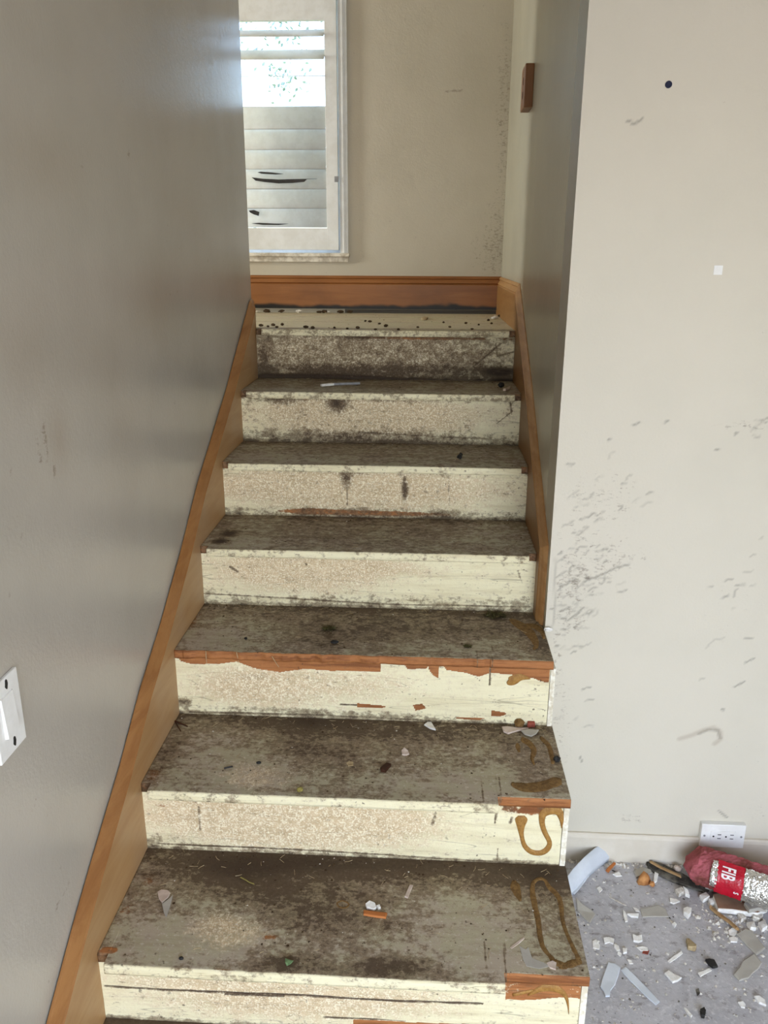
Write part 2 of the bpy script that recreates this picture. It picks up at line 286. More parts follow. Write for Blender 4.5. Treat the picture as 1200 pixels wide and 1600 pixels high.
def p_left(M, A, B):
    splat(M, 2, A, B, [(0.1853,1.5935,0.1551,0.059,0.5),(0.6905,1.3333,0.1453,0.0846,0.5),(1.0063,1.5409,0.1924,0.0951,0.35),(0.1268,1.1426,0.039,0.0526,0.6),(0.329,1.2596,0.2056,0.0702,0.35),(0.6409,1.7519,0.3836,0.0762,0.3),(0.0339,1.2946,0.0851,0.0759,0.4),(0.4245,1.1171,0.1118,0.1274,0.25)])
    splat(M, 0, A, B, [(0.0563,1.1476,0.0174,0.045,0.35),(0.112,1.6873,0.0166,0.0072,0.3),(0.591,1.6418,0.0155,0.0101,0.5)])
    for P, w in (([(-0.0522,1.1232),(-0.0353,1.1267)], .003), ([(-0.0986,0.895),(-0.0901,0.8964)], .004), ([(-0.0872,0.3546),(-0.041,0.3566)], .003), ([(0.0868,1.1892),(0.081,1.1528),(0.097,1.0826)], .004), ([(-0.119,0.5887),(-0.112,0.5734)], .003), ([(-0.1432,0.5361),(-0.1329,0.525)], .003)):
        stroke(M, 0, A, B, P, w*1.3, .7)
struct(wall_grid('wall_left', 'x', -.02, -3.1, 1.73, -.19, 3.0, .014, -.12, m_wall_l, p_left))
def p_stw(M, A, B):
    splat(M, 0, A, B, [(.75, 1.9, .012, .9, .35)])
struct(wall_grid('wall_stairwell', 'x', .9265, .8562, 2.70, .35, 3.0, .02, .12, m_wall_s, p_stw))
def p_back(M, A, B):
    splat(M, 0, A, B, [(0.919,1.7058,0.0331,0.4008,0.34),(0.8887,1.4687,0.0394,0.1636,0.3),(0.83,1.5492,0.0559,0.2164,0.24),(0.6983,2.1056,0.0428,0.0072,0.7),(0.584,1.4431,0.3395,0.0819,0.15),(0.3014,1.6322,0.0563,0.215,0.15),(0.8966,2.1533,0.0371,0.2944,0.4)])
    M[..., 1] = np.where(B < 1.2155, .9, 0)  # wall darkened to paint the shade in the gap under the baseboard
    stroke(M, 0, A, B, [(0.6582,2.1037),(0.7331,2.1076)], .006, .7)
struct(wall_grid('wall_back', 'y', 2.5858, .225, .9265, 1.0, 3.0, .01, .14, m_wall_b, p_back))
struct(boxes('wall_back.001', [((-3.3, 2.5858, 1.0), (-.525, 2.7258, 3.0)), ((-.525, 2.5858, 1.0), (.225, 2.7258, 1.455)), ((-.525, 2.5858, 2.78), (.225, 2.7258, 3.0))], m_wall_b))
struct(boxes('wall_rear', [((-.14, -3.15, -.19), (.3, -3.02, 3.0)), ((2.6, -3.15, -.19), (3.2, -3.02, 3.0)), ((.3, -3.15, 2.05), (2.6, -3.02, 3.0))], m_wall))
struct(boxes('wall_hall', [((-3.3, .9, 1.0), (-3.15, 2.7, 3.0)), ((-3.15, .8, 1.0), (-.14, .9, 3.0))], m_wall_b))
struct(boxes('floor.001', [((-3.2, .9, 1.05), (-.62, 2.59, 1.197))], m_tanstick))
# baseboards
def prof_wall(name, x0, x1, z0, z1, y, m, prof):
    V, F = [], []
    rows = [(z1-d, y-t) for d, t in prof]+[(z0, y-prof[-1][1]), (z0, y)]; rows = [(z1, y)]+rows
    for x in (x0, x1): V += [(x, yy, z) for z, yy in rows]
    n = len(rows); F = [(i, i+1, n+i+1, n+i) for i in range(n-1)]+[tuple(range(n)), tuple(range(2*n-1, n-1, -1))]
    return fix(mesh(name, V, F, m))
PROF = [(0, .003), (.003, .006), (.010, .0105), (.0135, .0062), (.022, .0120), (.030, .0162), (.0335, .0115), (.038, .0173)]
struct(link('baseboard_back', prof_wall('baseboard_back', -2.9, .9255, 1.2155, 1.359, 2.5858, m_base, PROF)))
struct(link('baseboard_right', prof_wall('baseboard_right', .934, 3.1, -.19, -.1, .7362, m_trim, [(0, .006), (.004, .0095), (.012, .0115)])))
# skirts up the flight: moulded outer edge + flat board
m_skirt2 = wood_mat('dark_pine_skirt', srgb(142, 104, 60), srgb(126, 86, 44), srgb(132, 98, 60), 'd')
m_edge2 = wood_mat('pine_edge_moulding', srgb(172, 130, 82), srgb(146, 102, 56), srgb(164, 124, 80), 'd')
def skirt(name, path, close, xw, sgn):
    P = [Vector((0, y, z)) for y, z in path]; n = len(P); nor = []
    for i in range(n):
        a = (P[i]-P[i-1]).normalized() if i else (P[1]-P[0]).normalized(); b = (P[i+1]-P[i]).normalized() if i < n-1 else a
        na, nb = Vector((0, a.z, -a.y)), Vector((0, b.z, -b.y)); q = (na+nb).normalized(); nor.append(q/max(.5, q.dot(na)))
    V, F = [], []
    rows = [(0, 0)]+PROF
    for d, t in rows:
        for p, q in zip(P, nor): V.append((xw+sgn*t, p.y+q.y*d, p.z+q.z*d))
    for r in range(len(rows)-1):
        for i in range(n-1): F.append((r*n+i, r*n+i+1, (r+1)*n+i+1, (r+1)*n+i))
    base = (len(rows)-1)*n; k = len(V); V += [(xw+sgn*.0173, y, z) for y, z in close]
    F.append(tuple(range(base, base+n))+tuple(range(k, k+len(close))))
    me = mesh(name, V, F, [m_skirt, m_edge] if sgn > 0 else [m_skirt2, m_edge2], [1]*(len(F)-1)+[0]); bm = bmesh.new(); bm.from_mesh(me); bmesh.ops.triangulate(bm, faces=[f for f in bm.faces if len(f.verts) > 4]); bmesh.ops.recalc_face_normals(bm, faces=bm.faces); bm.to_mesh(me); bm.free()
    return struct(link(name, me))
skirt('trim_1', [(1.733, 1.0), (1.733, 1.285), (1.715, 1.299), (1.6832, 1.2915), (1.2912, 1.0469), (.9128, .8428), (.7217, .712), (.5324, .6004), (.3684, .5181), (.2241, .4244), (.0394, .3256), (-.049, .275), (-.1748, .1938), (-.50, -.01)][::-1],
      [(1.60, .6), (-.50, -.35)], -.0173, 1)
skirt('trim_2', [(.7678, .5167), (.7678, .7402), (1.2837, 1.0709), (1.7787, 1.3536), (2.5858, 1.3575)], [(2.5858, 1.0), (1.72, 1.0), (.86, .5167)], .9265, -1)
# ---------------------------------------------------------------- staircase
ST = thing('staircase', 'steep straight flight of worn cream-painted wooden steps between two pine skirts', 'stairs', (.46, 0, -.19))
ST.location = (0, 0, 0)
ZK = [.0039, .1666, .3382, .5167, .688, .8547, 1.0228, 1.1971]; YK = [-.2833, -.0042, .2855, .5709, .8499, 1.1319, 1.416, 1.6994, 1.80]
WR, WN = .9092, .934
def xr(k): return (.9335 if k < 3 else .9255) if k <= 3 else WR
D = {}   # painted wear per tread: channel -> blobs
D[0] = [(0, [(0.4155,0.0006,0.6247,0.0404,0.2)])]
D[1] = [(0, [(0.5289,0.2465,0.4588,0.0489,0.35),(0.3037,0.1705,0.148,0.077,0.32),(0.1687,0.22,0.1111,0.0462,0.25),(0.4576,0.1168,0.1687,0.0551,0.22),(0.59,0.0011,0.0724,0.0201,0.45),(0.3595,-0.0026,0.0485,0.0173,0.35),(0.875,0.1535,0.0718,0.0978,0.15),(0.4944,-0.0136,0.2037,0.0197,0.25),(0.2011,0.0398,0.1127,0.0594,-0.3),(0.2522,0.066,0.0635,0.0433,-0.3),(0.7026,0.0954,0.1398,0.0847,-0.26),(0.7719,0.0215,0.0546,0.0502,-0.3),(0.1057,0.0198,0.0745,0.044,-0.2),(0.6623,-0.0012,0.072,0.0172,-0.2),(0.9016,0.2448,0.0824,0.0465,0.2)]), (1, [(0.0189,0.002,0.0197,0.0088,1.1),(0.0377,0.1892,0.0357,0.036,0.5),(0.0189,0.1045,0.0262,0.0328,0.5),(0.2556,-0.0307,0.0718,0.0042,0.7),(0.3251,0.052,0.0277,0.0109,0.6)])]
D[2] = [(0, [(0.4525,0.5257,0.4374,0.0441,0.25),(0.3331,0.4788,0.1074,0.1264,0.2),(0.1257,0.3787,0.1616,0.1153,-0.12),(0.5232,0.3722,0.1734,0.1133,0.08),(0.2407,0.3238,0.0853,0.0559,-0.3),(0.6664,0.3203,0.14,0.0487,-0.3),(0.7636,0.3134,0.0487,0.0545,-0.3),(0.0225,0.3991,0.0298,0.0955,0.3),(0.8876,0.4132,0.0876,0.1169,0.1)]), (1, [(0.0198,0.3138,0.0314,0.0492,0.55)])]
D[3] = [(0, [(0.5029,0.7771,0.3923,0.0996,0.22),(0.4445,0.6529,0.1941,0.1025,0.15),(0.0877,0.6377,0.0975,0.0889,-0.28),(0.6701,0.6272,0.1587,0.0674,-0.1),(0.9081,0.6374,0.0317,0.0677,0.35),(0.8377,0.725,0.0992,0.1083,0.1)]), (1, [(-0.0034,0.7279,0.034,0.1037,0.55)])]
D[4] = [(0, [(0.4182,1.0029,0.4226,0.1397,0.18),(0.1097,0.8815,0.1059,0.0605,-0.2),(0.0452,0.8895,0.0213,0.0207,0.9),(0.0531,0.9549,0.0219,0.0273,0.8),(0.7858,1.017,0.0917,0.1092,-0.1)])]
D[5] = [(0, [(0.3963,1.2977,0.4441,0.1343,0.12),(0.1328,1.1785,0.1169,0.0633,-0.2)])]
D[6] = [(0, [(0.3779,1.5497,0.4336,0.1098,0.25)])]
D[1] += [(2, [(0.2532,0.0612,0.0887,0.0608,0.55),(0.1888,0.0874,0.0516,0.0476,0.3),(0.5626,0.0888,0.1527,0.0472,0.3),(0.8725,0.1364,0.0518,0.0807,0.35),(0.3722,0.1648,0.1071,0.0517,0.2)])]
D[2] += [(2, [(0.2549,0.3245,0.1138,0.0668,0.5),(0.4633,0.394,0.1757,0.0939,0.25),(0.6537,0.4026,0.1316,0.0942,0.25),(0.891,0.4384,0.0444,0.0971,0.4)])]
D[3] += [(2, [(0.2243,0.6081,0.1435,0.067,0.35),(0.5743,0.6406,0.1922,0.0617,0.3),(0.8764,0.6361,0.0475,0.0478,0.4)])]
D[4] += [(2, [(0.198,0.885,0.141,0.0507,0.3)])]
D[7] = [(0, [(0.344,1.992,0.6362,0.4354,-0.25),(0.1223,1.6801,0.1802,0.0754,0.1)])]
def tread(k, y1=None):
    z, y = ZK[k], YK[k]; yb = (YK[k+1]+.012 if k < 7 else 1.762) if y1 is None else y1; X1 = xr(k); th = .021
    e = .0222
    xs = list(np.linspace(0, X1, 260)); xp = {1: .775, 2: .7775, 3: .7749}.get(k)
    brk = [e, (X1-e) if k > 3 else (xp or .775)]
    for q in brk: xs += [q-1e-5, q+1e-5]
    xs = np.array(sorted(xs)); nc = len(xs)
    nose = np.full(nc, .0249+(.004 if k in (1, 2) else 0)); flush = .0025+.001*smooth_noise(nc, 9)
    cut = xs < e
    if k > 3: cut |= xs > X1-e
    elif xp: cut |= xs > xp
    if k == 3: cut[:] = True; flush = np.where(xs < xp, .004+.006*smooth_noise(nc, 7)+.004*smooth_noise(nc, 3), .006)
    nose = np.where(cut, flush, nose+.0016*smooth_noise(nc, 22)+.0008*smooth_noise(nc, 5))
    r = np.minimum(.005, nose+.0005)
    rows = []   # (y, z, kind)
    nt = 84
    for t in np.linspace(0, 1, nt): rows.append((yb+(y-nose+r-yb)*t, np.full(nc, z), 0))
    for a in (30, 60, 90): rows.append((y-nose+r*(1-math.sin(math.radians(a))), z-r*(1-math.cos(math.radians(a))), 1))
    for t in (.35, .7, 1): rows.append((y-nose+.0012*smooth_noise(nc, 12), z-r-(th-r)*t, 1))
    rows.append((np.full(nc, y+.002), np.full(nc, z-th), 1))
    V = np.concatenate([np.stack([xs, yy, zz], 1) for yy, zz, _ in rows]); nr = len(rows)
    A = V[:, 0].reshape(nr, nc); B = V[:, 1].reshape(nr, nc); kind = np.array([q for _, _, q in rows])
    V[:nt*nc, 2] += (.0012*np.sin(A[:nt]*7+k)*np.sin(B[:nt]*19+k)).ravel()*np.repeat(np.linspace(0, 1, nt), nc)*.6
    Mk = np.zeros((nr, nc, 4)); Mk[..., 0] = (.55, .54, .55, .55, .50, .48, .42, .36)[k]
    for ch, bl in D.get(k, []): splat(Mk, ch, A, B, bl)
    Mk[..., 0] += .28*np.exp(-((B-yb+.012)/.045)**2)  # back of tread: dirt plus painted occlusion shade below the next riser
    fr = kind == 1
    Mk[fr, :, 3] = 1; Mk[fr, :, 0] = .36 if k < 6 else .46; Mk[fr, :, 1] = .22; Mk[fr, :, 2] = .2
    Mk[fr, :, 1] += np.clip(smooth_noise(nc, 20), 0, 1)[None, :]*.32
    Mk[..., 1] = np.where(fr[:, None] & cut[None, :], .95, Mk[..., 1])
    Mk[..., 0] = np.where(fr[:, None] & (cut & ((xs < e) | ((xs > X1-e) & (k > 3))))[None, :], .78 if k != 3 else .3, Mk[..., 0])
    Mk[..., 0] = np.where(fr[:, None] & cut[None, :] & (k in (1, 2, 3)) & (xs > e)[None, :], .1, Mk[..., 0])
    if xp:
        for q in (xp, xp+.006): 
            stroke(Mk, 0, A, B, [(q+.004, y-.03), (q+.002, y+.07)], .0014, .85)
        stroke(Mk, 0, A, B, [(xp-.03, y-.03), (xp-.034, y+.09)], .0013, .8)
    F = list(grid_faces(nr, nc)); n = len(V)
    V = np.vstack([V, [[0, yb, z-th], [X1, yb, z-th]]])
    col = np.arange(nr)*nc; F += [np.append(col, n), np.append(col+nc-1, n+1)]
    Mk = np.vstack([Mk.reshape(-1, 4), [[.5, .3, 0, 1]]*2])
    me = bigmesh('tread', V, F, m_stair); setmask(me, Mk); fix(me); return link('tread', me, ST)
R = {}
R[0] = dict()
R[1] = dict(b=[(2, [(0.3306,0.0615,0.2478,0.0357,0.55),(0.1709,0.1087,0.1993,0.0223,0.5),(0.5661,0.0902,0.1941,0.0318,0.4)]), (1, [(0.5418,0.125,0.2766,0.0094,0.22),(0.8073,0.1218,0.0239,0.0186,0.8)]), (0, [(-0.0161,0.0098,0.0517,0.01,0.2)])],
            s=[(0, [(0.0073,0.0842),(0.1185,0.0821),(0.2443,0.084),(0.3813,0.0866),(0.4924,0.0846),(0.5906,0.0852),(0.7365,0.0883)], .0024, 1.2), (0, [(0.244,0.0792),(0.3564,0.0821)], .0025, 1.1), (0, [(0.4357,0.0351),(0.4917,0.035),(0.5908,0.0325)], .003, 1.1), (0, [(0.0151,0.0378),(0.0235,0.0447),(0.0335,0.042),(0.0288,0.0336),(0.0172,0.033)], .003, .45), (0, [(0.3606,0.0309),(0.3771,0.0383),(0.3894,0.0325),(0.3791,0.0221)], .003, .4)],
            h=[(1, [(0.7762,0.1511),(0.9307,0.1468),(0.9272,0.1127),(0.8795,0.1133),(0.8321,0.1045),(0.7794,0.1016)], .62), (1, [(0.4917,0.0317),(0.5908,0.0325),(0.7137,0.0378),(0.714,0.0281),(0.4915,0.0187)], .8)])
R[2] = dict(b=[(2, [(0.2863,0.2431,0.2691,0.0581,0.85),(0.1451,0.2716,0.1143,0.0407,0.5),(0.5554,0.2696,0.1253,0.0503,0.4)]), (1, [(0.8517,0.3066,0.068,0.0163,0.62),(0.0382,0.2812,0.026,0.0084,0.45),(0.131,0.2744,0.0858,0.0101,0.25)]), (0, [(0.0665,0.1869,0.0583,0.0139,0.2),(0.0078,0.1847,0.0294,0.0174,0.3)])],
            s=[(0, [(0.1244,0.2826),(0.1242,0.2201)], .002, .7), (0, [(0.6457,0.2895),(0.6392,0.2594)], .004, .55), (0, [(0.7767,0.2974),(0.7749,0.271)], .0022, 1.0), (0, [(0.8101,0.2871),(0.808,0.2722)], .003, .8), (0, [(0.7845,0.2027),(0.7857,0.1705)], .002, .8), (0, [(0.0221,0.18),(0.3841,0.1786),(0.7816,0.1686),(0.9215,0.1674)], .0025, .9)], h=[])
R[3] = dict(b=[(2, [(0.1785,0.4201,0.1443,0.0542,0.7),(0.4501,0.4358,0.1888,0.0446,0.3)]), (0, [(0.0132,0.3707,0.0229,0.0147,0.6),(0.3206,0.357,0.3194,0.0091,0.3),(0.196,0.4473,0.048,0.0107,0.25),(0.5129,0.3513,0.2379,0.0072,0.25)]), (1, [(0.3563,0.4828,0.1572,0.0105,0.3)])],
            s=[(0, [(0.7743,0.496),(0.776,0.4473)], .0022, 1.1), (0, [(0.4094,0.3793),(0.4812,0.3776)], .0025, 1.0), (0, [(0.0275,0.3436),(0.3525,0.347),(0.6721,0.3412),(0.9245,0.3374)], .003, .9), (0, [(0.6956,0.3527),(0.7669,0.3474)], .003, .8)],
            h=[(1, [(0.0101,0.5134),(0.1995,0.5141),(0.4511,0.5094),(0.5105,0.5073),(0.5103,0.4724),(0.4506,0.4728),(0.3876,0.4713),(0.3245,0.4751),(0.2605,0.463),(0.1973,0.4721),(0.1536,0.4886),(0.102,0.4804),(0.0378,0.4789),(0.0126,0.4854)]), (1, [(0.5526,0.5082),(0.638,0.505),(0.6196,0.4855),(0.576,0.4827)]), (1, [(0.6194,0.5063),(0.6504,0.5035),(0.6512,0.4583),(0.6354,0.4684),(0.6259,0.4856)]), (1, [(0.6535,0.5071),(0.774,0.5029),(0.7749,0.4787),(0.7474,0.4676),(0.7161,0.4773),(0.6694,0.4832)]), (1, [(0.7756,0.503),(0.9186,0.4959),(0.9177,0.4578),(0.896,0.4608),(0.8833,0.4674),(0.8555,0.4702),(0.8244,0.4764),(0.778,0.4788)]), (1, [(0.4494,0.384),(0.5194,0.3786),(0.5225,0.3733),(0.4524,0.3714)]), (1, [(0.5892,0.3841),(0.6113,0.3882),(0.624,0.376),(0.5956,0.368)]), (1, [(0.6956,0.3545),(0.7667,0.3529),(0.7542,0.3471),(0.6973,0.3491)]), (1, [(0.7816,0.3766),(0.821,0.3705),(0.8136,0.3613),(0.7822,0.3587)])])
R[4] = dict(b=[(2, [(0.2365,0.6174,0.2282,0.053,0.75),(0.43,0.6392,0.2428,0.0299,0.4)]), (0, [(0.4286,0.5392,0.4546,0.0154,0.3),(0.0194,0.5568,0.0539,0.0271,0.2),(0.8487,0.543,0.0864,0.019,0.25)]), (1, [(0.0323,0.6141,0.0143,0.0151,0.3)])],
            s=[(0, [(0.0007,0.5468),(0.2333,0.5394),(0.4992,0.529),(0.9012,0.5326)], .0026, .85), (0, [(0.2304,0.5985),(0.2448,0.6044),(0.255,0.5951),(0.2405,0.5854),(0.2303,0.5966)] , .0018, .45), (0, [(0.7188,0.5935),(0.7273,0.6011),(0.7378,0.5938),(0.7294,0.5843),(0.7189,0.5916)], .0018, .45), (0, [(0.8619,0.6368),(0.8774,0.5962)], .003, .6), (0, [(0.0777,0.6281),(0.0982,0.6152)], .004, .7)], h=[])
R[5] = dict(b=[(2, [(0.4088,0.7757,0.4196,0.0563,0.8),(0.0992,0.7826,0.1166,0.0403,0.3)]), (0, [(0.4466,0.7057,0.4985,0.0101,0.35),(0.371,0.815,0.0153,0.0238,0.6),(0.547,0.7771,0.0076,0.0279,0.8)]), (1, [(0.4466,0.7017,0.289,0.0102,0.85),(0.252,0.7075,0.0781,0.0163,0.35)])],
            s=[(0, [(0.371,0.815),(0.3751,0.7251)], .002, .6), (0, [(0.6758,0.8277),(0.6814,0.7326)], .0018, .5), (0, [(0.5469,0.8167),(0.5451,0.7571)], .004, .9)], h=[])
R[6] = dict(b=[(2, [(0.4298,0.9451,0.3124,0.0596,0.95),(0.22,0.9651,0.1262,0.0424,0.3)]), (0, [(0.4291,0.8747,0.5434,0.0172,0.4),(0.3151,0.9824,0.0293,0.021,0.8),(0.1158,0.9963,0.0632,0.0127,0.5)]), (1, [(0.387,0.8852,0.3359,0.0086,0.3),(0.2211,0.9988,0.3339,0.0063,0.35)])],
            s=[(0, [(0.0044,0.8957),(0.0156,0.9043),(0.0213,0.8915),(0.0082,0.8871)], .002, .5), (0, [(0.387,0.8895),(0.6813,0.8786),(0.8066,0.8751)], .003, .8), (0, [(0.8739,1.0098),(0.8822,0.9579)], .003, .8), (0, [(0.836,0.9262),(0.8859,0.9684)], .002, .7)], h=[])
R[7] = dict(b=[(2, [(0.3668,1.1088,0.4513,0.0677,1)]), (0, [(0.4574,1.0481,0.5423,0.0227,0.34),(0.1817,1.0292,0.2299,0.0138,0.5),(0.4575,1.064,0.519,0.0136,0.2),(0.8649,1.0536,0.0674,0.0225,0.5),(0.023,1.097,0.0323,0.0912,0.3),(0.4576,1.0977,0.6728,0.1365,0.12)]), (1, [(0.6376,1.169,0.2895,0.0066,0.6)])],
            s=[(0, [(0.1861,1.1644),(0.2072,1.1086),(0.1786,1.0747)], .004, .6), (0, [(0.2881,1.1534),(0.2988,1.1199)], .006, .7), (0, [(0.8612,1.1537),(0.7742,1.0759),(0.7522,1.0579)], .004, .8), (0, [(0.5484,1.0642),(0.91,1.0492)], .006, .9), (0, [(0.8434,1.1537),(0.8516,1.1095),(0.9068,1.1251)], .004, .8), (0, [(0.6041,1.1646),(0.6617,1.0644)], .003, .6)], h=[])
def riser(k):
    y = YK[k]; z0 = ZK[k-1] if k else -.19; z1 = ZK[k]-.0205; X1 = WR if k > 3 else (.9195 if k else .92)
    nx, nz = 300, 78
    A, B = np.meshgrid(np.linspace(0 if k < 7 else -.009, X1, nx), np.linspace(z0, z1, nz))
    Mk = np.zeros(A.shape+(4,)); Mk[..., 3] = 1; Mk[..., 0] = (.2, .2, .2, .17, .2, .26, .32, .42)[k]
    c = R.get(k, {})
    wv = np.interp(A[0], np.linspace(0, X1, 40), rng.random(40))[None, :]
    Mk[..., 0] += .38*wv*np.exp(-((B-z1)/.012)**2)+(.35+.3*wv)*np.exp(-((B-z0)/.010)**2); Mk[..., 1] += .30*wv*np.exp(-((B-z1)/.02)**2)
    Mk[..., 2] += (.06 if k in (1, 2, 3, 4) else .16)+.22*np.exp(-((A-.36)/.30)**2)
    for ch, bl in c.get('b', []): splat(Mk, ch, A, B, bl)
    for ch, P, w, v in c.get('s', []): stroke(Mk, ch, A, B, P, w, v)
    for q in c.get('h', []):
        hard(Mk, q[0], A, B, [q[1]], q[2] if len(q) > 2 else .95); 
        if q[0] == 1: hard(Mk, 0, A, B, [q[1]], 0.0)
    gr = .0035*np.clip(1-np.abs(Mk[..., 0]-1.2)/.3, 0, 1)
    V = np.stack([A, np.full(A.shape, y)+gr+.0006*np.sin(A*23+k)*np.sin(B*40), B], -1).reshape(-1, 3)
    n = len(V); cs = [0, nx-1, nx*nz-1, nx*(nz-1)]; dk = V[cs].copy(); dk[:, 1] = y+.019; V = np.vstack([V, dk])
    F = list(grid_faces(nz, nx))+[np.array([n, n+1, n+2, n+3])]+[np.array([cs[i], n+i, n+(i+1) % 4, cs[(i+1) % 4]]) for i in range(4)]
    me = bigmesh('riser', V, F, m_stair); setmask(me, np.vstack([Mk.reshape(-1, 4), np.tile([[.3, .3, 0, 1]], (4, 1))])); fix(me)
    return link('riser', me, ST)
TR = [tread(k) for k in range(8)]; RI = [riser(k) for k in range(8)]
# landing boards behind the top tread
yb = 1.7635; k = 0
while yb < 2.56:
    w = min(.138, 2.585-yb); v, f = box_vf((-.62, yb, 1.175), (.9092, yb+w-.003, 1.197-.0008*(k % 2))); me = mesh('landing_plank', v, f, m_stair)
    setmask(me, np.tile([[.25, .05, 0, .25]], (8, 1))); link('landing_plank', me, ST); yb += w; k += 1
# exposed side of the first steps: thin white board edge
P = [(-.2833-.0015, -.19)]
for k in range(4):
    P += [(YK[k]-.0015, (ZK[k-1] if k else -.19)), (YK[k]-.0015, ZK[k]-.0212)]
    P += [(YK[k+1]-.0015 if k < 3 else .7355, ZK[k]-.0212)]
P += [(.7355, -.19)]
Q = []
for p in P:
    if not Q or (abs(p[0]-Q[-1][0])+abs(p[1]-Q[-1][1])) > 1e-4: Q.append(p)
n = len(Q); me = mesh('side_panel', [(.9205, y, z) for y, z in Q]+[(.932, y, z) for y, z in Q], [tuple(range(n)), tuple(range(2*n-1, n-1, -1))]+[(i, (i+1) % n, n+(i+1) % n, n+i) for i in range(n)], m_cream)
bm = bmesh.new(); bm.from_mesh(me); bmesh.ops.triangulate(bm, faces=[f for f in bm.faces if len(f.verts) > 4]); bmesh.ops.recalc_face_normals(bm, faces=bm.faces); bm.to_mesh(me); bm.free()
sp = link('side_panel', me, ST); sp['label'] = 'white painted board on the open side of the lowest steps'
# dried glue trails (raised beads)
def bead(name, rows, ax, val, h, m, parent, label=None, jit=0):
    V, F = [], []
    prof = [(0, 0), (.12, .7), (.35, 1), (.65, 1), (.88, .7), (1, 0)]
    for (a0, b0, a1, b1) in rows:
        hh = h*(1+jit*(random.random()-.5))
        for t, q in prof:
            a, b = a0+(a1-a0)*t, b0+(b1-b0)*t
            if jit: a += jit*.0012*(random.random()-.5); b += jit*.0016*(random.random()-.5)
            V.append((a, val-hh*q, b) if ax == 'y' else (a, b, val+hh*q-.0004))
    n = len(prof)
    for i in range(len(rows)-1):
        for j in range(n-1): F.append((i*n+j, i*n+j+1, (i+1)*n+j+1, (i+1)*n+j))
    F += [tuple(range(n)), tuple(range(len(V)-1, len(V)-n-1, -1))]
    o = link(name, fix(mesh(name, V, F, m, smooth=True)), parent)
    if label: o['label'] = label
    return o
bead('glue_trail', [(0.8373,0.2931,0.8236,0.2924),(0.8402,0.2903,0.821,0.2894),(0.8431,0.2873,0.8184,0.2866),(0.8446,0.2827,0.8172,0.2831),(0.8436,0.2767,0.8181,0.2776),(0.8412,0.2703,0.8204,0.2704),(0.8394,0.2636,0.8229,0.2626),(0.8386,0.2566,0.825,0.2548),(0.8383,0.249,0.8273,0.2468),(0.839,0.2412,0.8296,0.2387),(0.8406,0.2329,0.8317,0.23),(0.8431,0.2249,0.8339,0.2206),(0.846,0.2184,0.8374,0.2117),(0.8498,0.2132,0.8423,0.2042),(0.8542,0.2089,0.8483,0.198),(0.8589,0.2059,0.8552,0.1933),(0.8646,0.2044,0.8632,0.1907),(0.871,0.204,0.8717,0.19),(0.8765,0.2049,0.8796,0.1909),(0.8806,0.2071,0.8866,0.194),(0.8842,0.2104,0.8926,0.1989),(0.8869,0.214,0.8971,0.2049),(0.8888,0.2175,0.8999,0.2118),(0.8901,0.2213,0.901,0.2198),(0.8901,0.2257,0.9001,0.2287),(0.8876,0.232,0.8966,0.2378),(0.883,0.2401,0.892,0.2466),(0.8785,0.2489,0.8882,0.2547),(0.875,0.2576,0.8854,0.2625),(0.872,0.2664,0.8831,0.2703),(0.8698,0.2751,0.8819,0.2775),(0.8682,0.2841,0.8817,0.2846),(0.8675,0.2937,0.8825,0.2905),(0.8697,0.3039,0.8837,0.2931),(0.8758,0.3117,0.8859,0.2948),(0.8831,0.3164,0.8901,0.297),(0.8903,0.3192,0.8947,0.2985),(0.8975,0.3205,0.8989,0.299),(0.9056,0.32,0.9025,0.2987),(0.914,0.3154,0.9039,0.2986),(0.9193,0.3066,0.9057,0.2972),(0.9214,0.2975,0.9087,0.2924),(0.9222,0.2889,0.9116,0.2864),(0.9219,0.281,0.9138,0.2805),(0.9206,0.2735,0.9155,0.2736),(0.9193,0.2663,0.9172,0.2663)], 'y', YK[2]-.0005, .0028, m_glue, RI[2], 'brown curling S-shaped trail of dried glue')
bead('glue_trail', [(0.8186,0.461,0.8161,0.4567),(0.821,0.4626,0.8158,0.4536),(0.8212,0.4652,0.8178,0.4493),(0.8197,0.4675,0.823,0.4468),(0.8209,0.4695,0.828,0.4468),(0.8239,0.4718,0.8327,0.4478),(0.8276,0.4737,0.8379,0.45),(0.8322,0.4757,0.843,0.4537),(0.8388,0.4782,0.8471,0.4577),(0.847,0.4795,0.8501,0.4606),(0.8553,0.4776,0.8547,0.4625),(0.8624,0.4742,0.8612,0.4636),(0.8675,0.4713,0.8668,0.4645),(0.8701,0.4699,0.8698,0.4652),(0.8714,0.469,0.8711,0.4658),(0.8727,0.468,0.8725,0.4663)], 'y', YK[3]-.0005, .0025, m_glue, RI[3], 'brown comma-shaped blob of dried glue')
